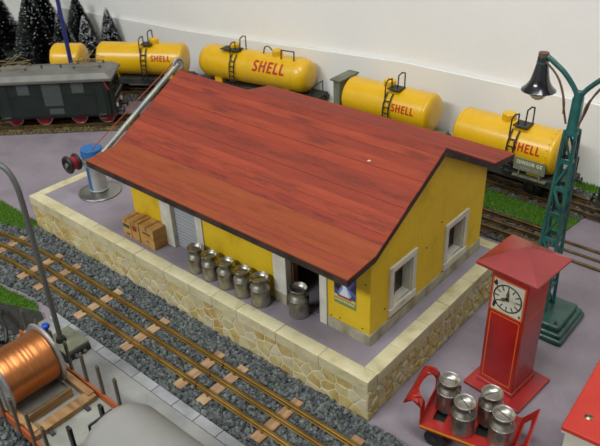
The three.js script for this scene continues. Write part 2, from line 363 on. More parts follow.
function inset(poly, d) {
  const n = poly.length, out = [];
  let cx = 0, cy = 0; for (const p of poly) { cx += p[0] / n; cy += p[1] / n; }
  for (const p of poly) { const L = Math.hypot(p[0] - cx, p[1] - cy) || 1; const k = Math.max(0.3, (L - d * 1.25) / L); out.push([cx + (p[0] - cx) * k, cy + (p[1] - cy) * k]); }
  return out;
}
function stoneGeo(poly, d, gap) {
  // clean tiny edges
  const pl = poly.filter((p, i) => { const q = poly[(i + 1) % poly.length]; return Math.hypot(p[0] - q[0], p[1] - q[1]) > 0.06; });
  if (pl.length < 3) return null;
  const base = inset(pl, gap), top = inset(pl, gap + 0.05), n = pl.length, pos = [];
  const t3 = (a, b, c) => pos.push(...a, ...b, ...c);
  let cx = 0, cy = 0; for (const p of top) { cx += p[0] / n; cy += p[1] / n; }
  for (let i = 0; i < n; i++) {
    const j = (i + 1) % n, A = [...base[i], 0], B = [...base[j], 0], C = [...top[j], d], D = [...top[i], d];
    t3(A, B, C); t3(A, C, D); t3(D, C, [cx, cy, d * 1.25]);
  }
  const g = new THREE.BufferGeometry(); g.setAttribute('position', new THREE.Float32BufferAttribute(pos, 3)); g.computeVertexNormals();
  return g;
}
for (const c of cells(PL, H - CH, 30, 4, 0.5)) {
  const g = stoneGeo(c, rr(0.03, 0.05), 0.032); if (!g) continue;
  part('stone', tf(g, { p: [-PL, 0, -0.08] }), pick(M.stoneFront), platform, { du: rr(0, 5), dv: rr(0, 5) });
}
for (const c of cells(PW, H - CH, 24, 5, 0.42)) {
  const g = stoneGeo(c, rr(0.06, 0.13), 0.03); if (!g) continue;
  part('stone', tf(g, { p: [-0.1, 0, 0], r: [0, Math.PI / 2, 0] }), pick(M.stoneFront), platform, { du: rr(0, 5), dv: rr(0, 5) });
}

// ---------------------------------------------------------------- loading shed
const shed = thing('loading_shed', 'yellow wooden loading shed with red plank roof on the stone platform', 'shed', [0, H - 0.05, 0]);
const BX1 = -2.02, BX0 = -26.98, BZ1 = -2.92, BZ0 = -17.9, EY = 7.35;      // local y: platform deck = 0
{
  const dr = [-21.75, -18.75, 0.02, 5.3], dr2 = [-9.3, -6.15, 0.02, 5.6];
  const T = 0.4;
  part('front_wall', tf(extr([[BX0 + T, 0], [dr[0], 0], [dr[0], dr[3]], [dr[1], dr[3]], [dr[1], 0], [dr2[0], 0], [dr2[0], dr2[3]], [dr2[1], dr2[3]], [dr2[1], 0], [BX1 - T, 0], [BX1 - T, EY], [BX0 + T, EY]], T), { p: [0, 0, BZ1 - T] }), M.yellow, shed);
  part('rear_wall', span(BX0 + T, BX1 - T, 0.01, EY, BZ0, BZ0 + T), M.yellow, shed);
  // gable walls: drawn with u = -z
  const gable = [[-BZ1, 0.01], [-BZ0, 0.01], [-BZ0, EY], [10.4, 11.35], [-BZ1, EY]];
  const w1 = [5.45, 7.8, 1.75, 4.7], w2 = [12.55, 14.95, 1.6, 4.5];
  part('end_wall', tf(extr(gable, T, [rect(...w1), rect(...w2)]), { p: [BX1 - T, 0, 0], r: [0, Math.PI / 2, 0] }), M.yellow, shed);
  part('end_wall', tf(extr(gable, T), { p: [BX0, 0, 0], r: [0, Math.PI / 2, 0] }), M.yellow, shed);
  part('interior_floor', span(BX0 + T, BX1 - T, 0.005, 0.05, BZ0 + T, BZ1 - T), M.deck, shed);
  // plinth
  const ph = 0.9;
  part('plinth', [span(BX1 - 0.3, BX1 + 0.1, 0, ph, BZ0 - 0.1, BZ1 + 0.1, 0.04), span(-5.5, BX1 - 0.3, 0, ph, BZ1 - 0.2, BZ1 + 0.1, 0.04),
    span(BX0 + 0.2, BX1 - 0.3, 0, ph, BZ0 - 0.1, BZ0 + 0.2, 0.04), span(BX0 - 0.1, BX0 + 0.2, 0, ph, BZ0, BZ1 + 0.1, 0.04),
    span(-10.5, -9.25, 0, ph, BZ1, BZ1 + 0.2, 0.03)], M.plinth, shed);
  // window frames in the end wall
  for (const [a, b, c, d] of [w1, w2]) {
    const w = part('window', [span(BX1 - 0.1, BX1 + 0.14, c - 0.6, d + 0.45, -a - 0.02, -a + 0.42, 0.04), span(BX1 - 0.1, BX1 + 0.14, c - 0.6, d + 0.45, -b - 0.42, -b + 0.02, 0.04),
      span(BX1 - 0.1, BX1 + 0.15, d, d + 0.47, -b - 0.46, -a + 0.46, 0.04), span(BX1 - 0.1, BX1 + 0.2, c - 0.6, c, -b - 0.46, -a + 0.46, 0.04)], M.whitewood, shed, { label: 'white window surround' });
    part('reveal', [span(BX1 - 0.7, BX1 - 0.05, c, d, -b - 0.02, -b + 0.08), span(BX1 - 0.7, BX1 - 0.05, c, d, -a - 0.08, -a + 0.02), span(BX1 - 0.7, BX1 - 0.05, c - 0.02, c + 0.08, -b, -a), span(BX1 - 0.7, BX1 - 0.05, d - 0.08, d + 0.02, -b, -a)], M.whitewood, w);
    part('pane', span(BX1 - 0.75, BX1 - 0.68, c, d, -b, -a), M.glass, w);
    part('mullion', [span(BX1 - 0.69, BX1 - 0.58, c, d, -(a + b) / 2 - 0.09, -(a + b) / 2 + 0.09), span(BX1 - 0.69, BX1 - 0.6, (c + d) / 2 + 0.35, (c + d) / 2 + 0.5, -b, -a)], M.brownwood, w);
  }
  // roller door
  part('door_jamb', span(-23.1, -21.72, 0, EY - 0.2, BZ1 - 0.45, BZ1 + 0.16, 0.04), M.whitewood, shed, { label: 'white left jamb of the roller door' });
  part('door_jamb', span(-18.8, -18.02, 0, EY - 0.2, BZ1 - 0.45, BZ1 + 0.12, 0.04), M.whitewood, shed);
  const rd = part('roller_door', span(-21.75, -18.75, 0, 5.3, BZ1 - 0.42, BZ1 - 0.34), M.dark, shed);
  for (let i = 0; i < 17; i++) part('slat', rbox(2.98, 0.27, 0.14, -20.25, 0.16 + i * 0.31, BZ1 - 0.28, 0.06), M.slat, rd);
  // open doorway
  part('door_jamb', span(-10.48, -9.24, 0, EY - 0.2, BZ1 - 0.45, BZ1 + 0.16, 0.04), M.whitewood, shed);
  part('door_jamb', span(-6.2, -5.56, 0.02, EY - 0.2, BZ1 - 0.45, BZ1 + 0.13, 0.04), M.whitewood, shed);
  part('door_leaf', rbox(0.14, 5.5, 0.55, -9.14, 2.8, BZ1 - 0.72, 0.04), M.brownwood, shed, { label: 'brown door leaf opened inwards' });
  // advertising poster
  const cv = document.createElement('canvas'); cv.width = 128; cv.height = 200; const x = cv.getContext('2d');
  x.fillStyle = '#454878'; x.fillRect(0, 0, 128, 200);
  const tri = (c, ...p) => { x.fillStyle = c; x.beginPath(); x.moveTo(p[0], p[1]); for (let i = 2; i < p.length; i += 2) x.lineTo(p[i], p[i + 1]); x.closePath(); x.fill(); };
  tri('#5d63a0', 128, 20, 128, 130, 84, 112, 70, 60); tri('#333459', 128, 60, 90, 100, 128, 118);
  tri('#221d28', 0, 52, 34, 70, 46, 132, 0, 120); tri('#6a70ac', 20, 40, 70, 52, 44, 96);
  tri('#d6dcee', 36, 62, 66, 84, 92, 148, 30, 150, 52, 112); tri('#9aa4d2', 66, 84, 104, 132, 92, 148); tri('#7f88bd', 30, 150, 52, 112, 40, 104, 22, 140);
  tri('#a7b0dc', 100, 30, 112, 64, 86, 54);
  x.fillStyle = '#c9c66a'; x.fillRect(0, 152, 128, 14);
  x.fillStyle = '#b23a35'; x.fillRect(20, 152, 84, 9);
  x.fillStyle = '#8b9255'; x.fillRect(0, 166, 128, 34);
  x.fillStyle = '#d8d8a4'; for (let i = 0; i < 9; i++) x.fillRect(6 + i * 13, 174, 8, 9);
  x.fillStyle = '#6a7142'; for (let i = 0; i < 12; i++) x.fillRect(6 + i * 10, 188, 6, 5);
  const pt = new THREE.CanvasTexture(cv); pt.colorSpace = THREE.SRGBColorSpace;
  part('poster', tf(new THREE.BoxGeometry(1.8, 3.1, 0.04), { p: [-4.05, 3.95, BZ1 + 0.03] }), mat({ map: pt, roughness: 0.6 }), shed, { keepUV: true, label: 'blue and white poster with a printed strip along the bottom' });
  // small nails
  part('nail', [[-4.5, 1.15], [-2.6, 1.2], [-2.4, 4.9], [-5.25, 1.05]].map(([a, b]) => cylZ(0.055, 0.05, a, b, BZ1 + 0.02, 8)).concat([[4.6, 2.1], [9.6, 4.4], [11.5, 5.6], [8.4, 1.2]].map(([a, b]) => cylX(0.055, 0.05, BX1 + 0.02, b, -a, 8))), M.darkmetal, shed);
  // roof: profile in (z, y), local y
  const RX1 = -1.54, RX0 = -27.92;
  part('roof_chip', [tf(extr([[-0.14, -0.03], [0.02, -0.07], [0.16, 0.0], [0.05, 0.07], [-0.05, 0.03]], 0.02), { r: [-Math.PI / 2 + 0.511, 0, 0.3], p: [-5.97, 10.62, -8.04] })], M.cream, shed, { label: 'small pale paint chip on the roof' });
  const prof = [[0.13, 7.42], [-2.75, 7.62], [-10.42, 11.92], [-18.05, 7.75], [-21.55, 7.2]];
  const low = prof.map(([z, y]) => [z, y - 0.55]).reverse(); low[2][1] = prof[2][1] - 0.62;
  const slab = extr([...prof.map(([z, y]) => [-z, y - 0.09]), ...low.map(([z, y]) => [-z, y])], RX1 - RX0 - 0.04);
  const roof = part('roof', tf(slab, { p: [RX0 + 0.02, 0, 0], r: [0, Math.PI / 2, 0] }), M.roofEdge, shed, { label: 'red plank roof with dark brown edges' });
  for (let s = 0; s < 4; s++) {
    const [za, ya] = prof[s], [zb, yb] = prof[s + 1], dz = zb - za, dy = yb - ya, L = Math.hypot(dz, dy);
    const n = Math.round(L / 0.74), w = L / n, ang = Math.atan2(dy, -dz);
    for (let i = 0; i < n; i++) {
      const t = (i + 0.5) / n, lift = rr(-0.008, 0.01);
      const g = rbox(RX1 - RX0 + rr(-0.03, 0.03), 0.11, w - 0.004, 0, 0, 0, 0.012, [ang, 0, 0]);
      const edge = s === 0 || (s === 1 && i < 1);
      part('roof_plank', tf(g, { p: [(RX0 + RX1) / 2, ya + dy * t - 0.05 + lift, za + dz * t] }), pick(edge ? M.roofLow : M.roof), roof, { du: rr(0, 10), dv: rr(0, 10) });
    }
  }
}

// ---------------------------------------------------------------- tracks
const railProf = (s, y0, y1) => [[s - 0.17, y0], [s + 0.17, y0], [s + 0.17, y0 + 0.05], [s + 0.06, y0 + 0.09], [s + 0.06, y1 - 0.14], [s + 0.13, y1 - 0.1], [s + 0.13, y1 - 0.03], [s + 0.08, y1], [s - 0.08, y1], [s - 0.13, y1 - 0.03], [s - 0.13, y1 - 0.1], [s - 0.06, y1 - 0.14], [s - 0.06, y0 + 0.09], [s - 0.17, y0 + 0.05]];
function trackSection(label, path, sl, opt = {}) {
  const t = thing('track_section', label, 'track', [0, 0, 0], 0, null);
  const y0 = opt.y0 ?? 0.3, y1 = opt.y1 ?? 0.66;
  for (const s of [-1.3, 0, 1.3]) part('rail', sweep(path, railProf(s, y0 + 0.02, y1 - (s === 0 ? 0.03 : 0))), opt.rail || M.brass, t);
  if (!opt.plain && typeof frontTies !== 'undefined') frontTies.push(...sl);
  for (const [x, z, a] of sl) part('sleeper', rbox(opt.sw || 0.85, y0 - 0.08, 4.4, x, (y0 + 0.08) / 2, z, 0.04, [0, a, 0]), opt.sleeper || pick(M.sleeper), t, { du: rr(0, 5), dv: rr(0, 5) });
  if (!opt.plain) for (const [x, z, a] of sl) part('rail_clip', [-1.3, 1.3].map(s => box(0.16, 0.12, 0.5, x + s * Math.sin(a), y0 + 0.05, z + s * Math.cos(a), [0, a, 0])), M.brass, t);
  return t;
}
const ZF = 3.72;
const lin = (a, b, z, n = 2) => Array.from({ length: n }, (_, i) => [a + (b - a) * i / (n - 1), z]);
const frontTies = [];
trackSection('brass three-rail track section in front of the platform corner', lin(1.72, -10.87, ZF), [0.55, -4.55, -9.7].map(x => [x, ZF, 0]));
trackSection('brass three-rail track section in front of the six milk cans', lin(-10.93, -31.77, ZF), [-12.1, -18.3, -24.4, -30.5].map(x => [x, ZF, 0]));
trackSection('brass three-rail track section leading out past the stone corner', lin(1.78, 24, ZF), [3, 8.1, 13.2, 18.3, 23].map(x => [x, ZF, 0]));
{
  const R = 50, arc = d => [-31.83 - R * Math.sin(d), ZF + R * (1 - Math.cos(d))];
  trackSection('curved brass track section beside the grey bent post', Array.from({ length: 15 }, (_, i) => arc(i * 0.45 / 14)), [1.3, 6.7, 12, 17.5, 21.5].map(s => { const p = arc(s / R); return [p[0], p[1], s / R]; }));
}
// track with the locomotive: straight behind the shed, then curving forward
const loc = (() => {
  const R = 26, pts = [], A = 42 * Math.PI / 180;
  for (let i = 0; i <= 16; i++) { const d = i / 16 * A; pts.push([-38 - R * Math.sin(d), -27.05 + R * (1 - Math.cos(d)), d]); }
  for (let i = 1; i <= 20; i++) { const l = pts[16]; pts.push([l[0] - Math.cos(A) * i * 1.5, l[1] + Math.sin(A) * i * 1.5, A]); }
  return pts;
})();
trackSection('three-rail track curving under the green locomotive', loc.map(p => [p[0], p[1]]), loc.filter((_, i) => i % 2 === 1).map(p => [p[0], p[1], p[2]]), { rail: M.railDark, sleeper: M.sleeperDark, plain: true });
trackSection('dark three-rail track straight behind the shed', lin(-37.96, 0.6, -27.05), Array.from({ length: 16 }, (_, i) => [-36.8 + i * 2.45, -27.05, 0]), { rail: M.railDark, sleeper: M.sleeperDark, plain: true });
trackSection('rails set flush in the mauve crossing beside the lamp post', lin(0.66, 40, -27.05), [], { rail: M.railDark, plain: true, y0: 0.0, y1: 0.2 });
// tank wagon track
const tkCurve = new THREE.CatmullRomCurve3([[40, -34.2], [8, -34.6], [-8.3, -35.1], [-23.2, -36.1], [-35, -37], [-44.6, -36.5], [-53, -33.9], [-60.8, -30], [-66.5, -25.8], [-70.5, -22.3], [-77, -14], [-82, -4]].map(p => V(p[0], 0, p[1])), false, 'catmullrom', 0.5);
const tkPts = tkCurve.getSpacedPoints(90).map(p => [p.x, p.z]);
{
  const sl = []; const ps = tkCurve.getSpacedPoints(64);
  for (let i = 1; i < 64; i++) { const a = ps[i - 1], b = ps[i + 1]; sl.push([ps[i].x, ps[i].z, Math.atan2(-(b.z - a.z), b.x - a.x)]); }
  trackSection('three-rail track along the wall under the tank wagons', tkPts, sl.filter(s => s[0] < 1.4), { rail: M.railDark, sleeper: M.sleeperDark, plain: true });
}
// foreground track under the coil wagon
trackSection('three-rail track under the copper coil wagon', lin(-45, 22, 13), Array.from({ length: 13 }, (_, i) => [-43 + i * 5.1, 13, 0]));

// ---- ballast
function inPoly(x, z, poly) { let c = false; for (let i = 0, j = poly.length - 1; i < poly.length; j = i++) { const [a, b] = poly[i], [d, e] = poly[j]; if ((b > z) !== (e > z) && x < (d - a) * (z - b) / (e - b) + a) c = !c; } return c; }
function stonesBed(name, label, poly, n, size, cols, top = 0.2, ties = []) {
  const o = thing(name, label, 'gravel', [0, 0, 0], 0, null, 'stuff');
  part('bed', tf(extr(poly.map(([x, z]) => [x, -z]), 0.1), { r: [-Math.PI / 2, 0, 0] }), M.ballastBed, o, { kind: 'stuff' });
  const g0 = new THREE.IcosahedronGeometry(1, 0); const p = g0.attributes.position, mp = {};
  for (let i = 0; i < p.count; i++) { const k = [p.getX(i), p.getY(i), p.getZ(i)].map(v => v.toFixed(3)).join(); mp[k] ??= rr(0.68, 1.25); p.setXYZ(i, p.getX(i) * mp[k], p.getY(i) * mp[k], p.getZ(i) * mp[k]); }
  g0.computeVertexNormals();
  const im = new THREE.InstancedMesh(g0, M.stoneInst, n); im.name = 'stones'; im.userData.kind = 'stuff'; im.castShadow = im.receiveShadow = true;
  const xs = poly.map(a => a[0]), zs = poly.map(a => a[1]), x0 = Math.min(...xs), x1 = Math.max(...xs), z0 = Math.min(...zs), z1 = Math.max(...zs);
  const m = new THREE.Matrix4(), q = new THREE.Quaternion(), C = new THREE.Color();
  for (let i = 0; i < n; i++) {
    let x, z; do { x = rr(x0, x1); z = rr(z0, z1); } while (!inPoly(x, z, poly) || ties.some(([a, b, an]) => { const dx = x - a, dz = z - b, u = dx * Math.cos(an) - dz * Math.sin(an), w = dx * Math.sin(an) + dz * Math.cos(an); return Math.abs(u) < 0.52 && Math.abs(w) < 2.28; }));
    const s = size * rr(0.6, 1.25);
    q.setFromEuler(new THREE.Euler(rr(0, 6), rr(0, 6), rr(0, 6)));
    m.compose(V(x, rr(0.06, top), z), q, V(s, s * rr(0.6, 0.9), s * rr(0.7, 1.1))); im.setMatrixAt(i, m);
    C.set(pick(cols)).multiplyScalar(rr(0.75, 1.2)); im.setColorAt(i, C);
  }
  o.add(im); return o;
}
const greys = ['#53595a', '#5f6666', '#6d7372', '#454b4d', '#656b68', '#777c79'];
stonesBed('ballast', 'grey gravel between the front rails and the stone platform', [[-46, 2.5], [-42, 1.8], [-40, 1.1], [-39.6, 0.4], [-39.5, 0.14], [24, 0.14], [24, 6.5], [-30, 6.5], [-36, 7.6], [-44, 9.6], [-54, 13], [-54, 4.4]], 15000, 0.19, greys, 0.24, frontTies);
stonesBed('ballast', 'grey gravel around the copper coil wagon track', [[-46, 10.2], [22, 10.2], [22, 19], [-46, 19]], 9000, 0.22, greys, 0.22);
const dull = ['#5a5548', '#6b6555', '#77705e', '#4b473c', '#66645c'];
stonesBed('ballast', 'brown-grey gravel under the track behind the shed', [[-38, -29.4], [0.6, -29.4], [0.6, -24.8], [-38, -24.8]], 5000, 0.19, dull, 0.2);
stonesBed('ballast', 'grey gravel under the tank wagon track', [[1, -32.7], [2, -38.2], [-23, -39.4], [-35, -40], [-47, -39.4], [-62, -33], [-70, -26], [-74, -22], [-69, -19.6], [-58, -28], [-46, -33.6], [-35, -34.2], [-23, -33.4]], 9000, 0.2, ['#5d6062', '#6d7072', '#7c7e7c', '#4f5254', '#6a6860'], 0.2);
{
  const A = 42 * Math.PI / 180, off = (p, s) => [p[0] + Math.sin(p[2]) * s, p[1] + Math.cos(p[2]) * s];
  const edge = loc.filter((_, i) => i % 3 === 0 || i === loc.length - 1);
  stonesBed('ballast', 'ochre gravel strip under the green locomotive', [...edge.map(p => off(p, 2.6)), ...edge.slice().reverse().map(p => off(p, -2.6))], 6000, 0.19, ['#6d6038', '#7d6f42', '#8c7c4a', '#5a5032'], 0.2);
}
// ---- grass
function grass(label, poly, n, h = 0.4, cols = ['#4f7d1a', '#5c8c20', '#6c9c2a', '#436c14', '#577f24'], bed = M.turf) {
  const o = thing('grass_patch', label, 'grass', [0, 0, 0], 0, null, 'stuff');
  part('turf', tf(extr(poly.map(([x, z]) => [x, -z]), 0.12), { r: [-Math.PI / 2, 0, 0] }), bed, o, { kind: 'stuff' });
  const g = new THREE.ConeGeometry(0.055, 1, 3, 1, true); g.translate(0, 0.5, 0);
  const im = new THREE.InstancedMesh(g, M.blade, n); im.name = 'blades'; im.userData.kind = 'stuff'; im.castShadow = im.receiveShadow = true;
  const xs = poly.map(a => a[0]), zs = poly.map(a => a[1]), x0 = Math.min(...xs), x1 = Math.max(...xs), z0 = Math.min(...zs), z1 = Math.max(...zs);
  const m = new THREE.Matrix4(), q = new THREE.Quaternion(), C = new THREE.Color();
  for (let i = 0; i < n; i++) {
    let x, z; do { x = rr(x0, x1); z = rr(z0, z1); } while (!inPoly(x, z, poly));
    q.setFromEuler(new THREE.Euler(rr(-0.7, 0.7), rr(0, 6), rr(-0.7, 0.7)));
    m.compose(V(x, 0.08, z), q, V(1, h * rr(0.5, 1.1), 1)); im.setMatrixAt(i, m);
    C.set(pick(cols)); im.setColorAt(i, C);
  }
  o.add(im); return o;
}
grass('green grass strip between the two tracks behind the shed', [[-40, -29.6], [0.7, -29.2], [1.1, -32.6], [-23, -33.3], [-40, -34]], 16000);
grass('small green grass strip at the wall behind the last tank wagon', [[-14, -38.9], [6, -38.1], [6, -40], [-14, -40]], 4000);
grass('dark mossy ground under the snowy fir trees', [[-110, -12], [-84, -12], [-80, -20], [-76, -27], [-70, -33], [-66, -37.5], [-66, -40], [-110, -40]], 16000, 0.35, ['#1b2418', '#232c1e', '#2c3426', '#3a3f34'], M.moss);
grass('green grass corner between the stone platform and the bent post', [[-56, -0.6], [-47.5, -0.3], [-40.25, -0.3], [-39.6, 0.5], [-40, 1.2], [-42, 1.9], [-46, 2.6], [-56, 4.6]], 9000);
grass('green grass patch left of the grey concrete slab', [[-46, 12.2], [-40, 9.2], [-35, 7.8], [-29, 6.9], [-27.6, 7.3], [-30.5, 8.4], [-36, 10.2], [-42, 14]], 6000);
solo('asphalt_patch', 'black ground patch left of the grey concrete slab', 'ground', tf(extr([[-30.6, -8.6], [-27.3, -7.3], [-25.6, -7.9], [-25.8, -10.1], [-38, -10.1], [-36, -9.8]], 0.22), { r: [-Math.PI / 2, 0, 0] }), M.asphalt, { kind: 'structure' });

// ---------------------------------------------------------------- milk cans
const canA = thing('milk_can', '', 'milk can', [0, 0, 0], 0, 'tin milk cans on the platform and the cart');
{
  const r = 0.735;
  part('body', lathe([[0, 0], [r * 0.97, 0], [r * 1.02, 0.05], [r * 1.02, 0.14], [r * 0.985, 0.2], [r, 1.55], [r * 1.02, 1.58], [r * 1.02, 1.66], [r * 0.99, 1.7], [r * 0.93, 1.8], [r * 0.8, 1.95], [r * 0.72, 2.04], [r * 0.7, 2.14], [r * 0.74, 2.26], [r * 0.84, 2.42], [r * 0.9, 2.52], [r * 0.9, 2.58], [r * 0.86, 2.6], [r * 0.82, 2.56], [r * 0.72, 2.38], [r * 0.55, 2.26], [0, 2.2]], 32), M.can, canA);
  part('lid', lathe([[0, 2.24], [r * 0.4, 2.25], [r * 0.6, 2.3], [r * 0.74, 2.44], [r * 0.82, 2.58], [r * 0.86, 2.62], [r * 0.9, 2.6]], 28), M.canRim, canA);
  part('lid_handle', rod([-0.5, 2.52, 0.04], [0.5, 2.52, -0.04], 0.03), M.darkmetal, canA);
  part('shoulder_ring', torus(r * 1.0, 0.035, 0, 1.64, 0, [Math.PI / 2, 0, 0]), M.canRim, canA);
  for (const s of [-1, 1]) part('side_handle', tube([[s * r * 0.72, 1.98, 0], [s * (r * 0.72 + 0.17), 2.08, 0], [s * (r * 0.72 + 0.17), 2.3, 0], [s * r * 0.8, 2.4, 0]], 0.03, 6), M.can, canA);
}
for (const k of canA.children) k.geometry.scale(1, 0.9, 1);
const canSpots = [
  [-17.87, H, -1.75, 0.3, 'leftmost milk can of the row of five, nearest the roller door', 0.93],
  [-16.25, H, -1.78, 1.2, 'second milk can from the roller door in the row of five', 0.93],
  [-14.5, H, -1.8, 0.2, 'middle milk can of the row of five before the yellow wall', 0.95],
  [-12.75, H, -1.82, 0.6, 'fourth milk can from the roller door in the row of five', 0.95],
  [-11.0, H, -1.85, 0.9, 'last milk can of the row of five, beside the white pilaster', 1.0],
  [-7.95, H, -2.6, 0.15, 'single milk can standing before the dark doorway of the shed', 1.0],
];
canSpots.forEach(([x, y, z, a, l, s], i) => { const c = i ? copyOf(canA, [x, y, z], a, l) : canA; c.position.set(x, y - 0.05, z); c.rotation.y = a; c.userData.label = l; c.scale.setScalar(s); });

// ---------------------------------------------------------------- cartons
function carton(label, x0, x1, h, d, m, mark) {
  const t = thing('carton', label, 'carton', [(x0 + x1) / 2, H - 0.05, -1.4 - d / 2], 0, 'cardboard cartons beside the roller door'); const w = x1 - x0;
  part('body', rbox(w, h, d, 0, h / 2, 0, 0.04), m, t);
  part('tape', [box(0.16, 0.02, d + 0.02, 0, h + 0.005, 0), box(0.16, 0.3, 0.02, 0, h - 0.15, d / 2 + 0.006)], M.tape, t);
  part('print', mark.map(([a, b, c, e]) => box(c, e, 0.02, a, b, d / 2 + 0.008)), mark.m, t);
  return t;
}
const mk = (m, l) => { l.m = m; return l; };
carton('leftmost cardboard carton with a dark green mark', -26.85, -25.75, 1.72, 1.4, M.carton[0], mk(M.cartonGreen, [[-0.05, 1.1, 0.85, 0.32], [0.1, 0.35, 0.4, 0.16]]));
carton('middle cardboard carton with a round dark red mark', -25.68, -24.62, 1.9, 1.4, M.carton[1], mk(M.cartonRed, [[-0.05, 1.2, 0.5, 0.5]]));
carton('largest cardboard carton, nearest the roller door', -24.52, -22.68, 1.88, 1.42, M.carton[0], mk(M.cartonPrint, [[0, 1.3, 1.0, 0.14], [0.1, 0.6, 0.4, 0.1]]));

// ---------------------------------------------------------------- crane
{
  const t = thing('slewing_crane', 'grey platform crane with round metal foot, blue cap and long tube boom', 'crane', [-35.1, H - 0.05, -4.7]);
  part('base_disc', lathe([[0, 0], [1.98, 0], [2.02, 0.06], [2.0, 0.16], [1.7, 0.26], [1.1, 0.36], [0, 0.38]], 40), M.steel, t);
  part('column', [cyl(0.82, 0.82, 2.9, 0, 1.8, 0), torus(0.84, 0.06, 0, 0.45, 0, [Math.PI / 2, 0, 0])], M.crane, t);
  const sg = new THREE.CylinderGeometry(0.85, 0.85, 2.4, 12, 1, false, -0.35, 0.6);
  part('stripe', sg.translate(0, 1.7, 0), M.blue, t);
  part('turntable', [cyl(1.05, 1.05, 0.5, 0, 3.4, 0), cyl(0.95, 0.95, 0.5, 0, 3.85, 0)], M.galva, t);
  part('cap', [cyl(1.05, 1.0, 0.6, 0, 4.35, 0, [0, 0, 0], 28)], M.blue, t);
  const w = part('winch_drum', [cylZ(0.62, 0.9, -1.15, 3.35, 1.5, 24)], M.wheelRed, t);
  part('flange', [torus(0.68, 0.2, -1.15, 3.35, 2.0, [0, 0, 0]), torus(0.66, 0.17, -1.15, 3.35, 1.1, [0, 0, 0]), cylZ(0.5, 0.1, -1.15, 3.35, 2.0)], M.black, w);
  part('hub', cylZ(0.2, 0.5, -1.15, 3.35, 1.95), M.galva, w);
  part('winch_arm', [rod([-1.15, 3.35, 1.6], [0, 3.6, 0.3], 0.16)], M.darkmetal, t);
  const lo = [5.1, 6.35, 1.95], hi = [5.1, 11.6, -7.3];
  part('boom', [rod(lo, hi, 0.24, 16)], M.galva, t);
  part('boom_foot', [rod([0.4, 3.7, 0.2], lo, 0.2, 10)], M.galva, t);
  part('sheave', [torus(0.5, 0.15, hi[0], hi[1], hi[2] - 0.1, [0, Math.PI / 2, 0]), cylX(0.46, 0.14, hi[0], hi[1], hi[2] - 0.1)], M.galva, t);
  part('hoist_thread', [rod([0.3, 4.6, 0.2], [hi[0] - 0.1, hi[1] + 0.6, hi[2] - 0.3], 0.045)], M.thread, t);
}

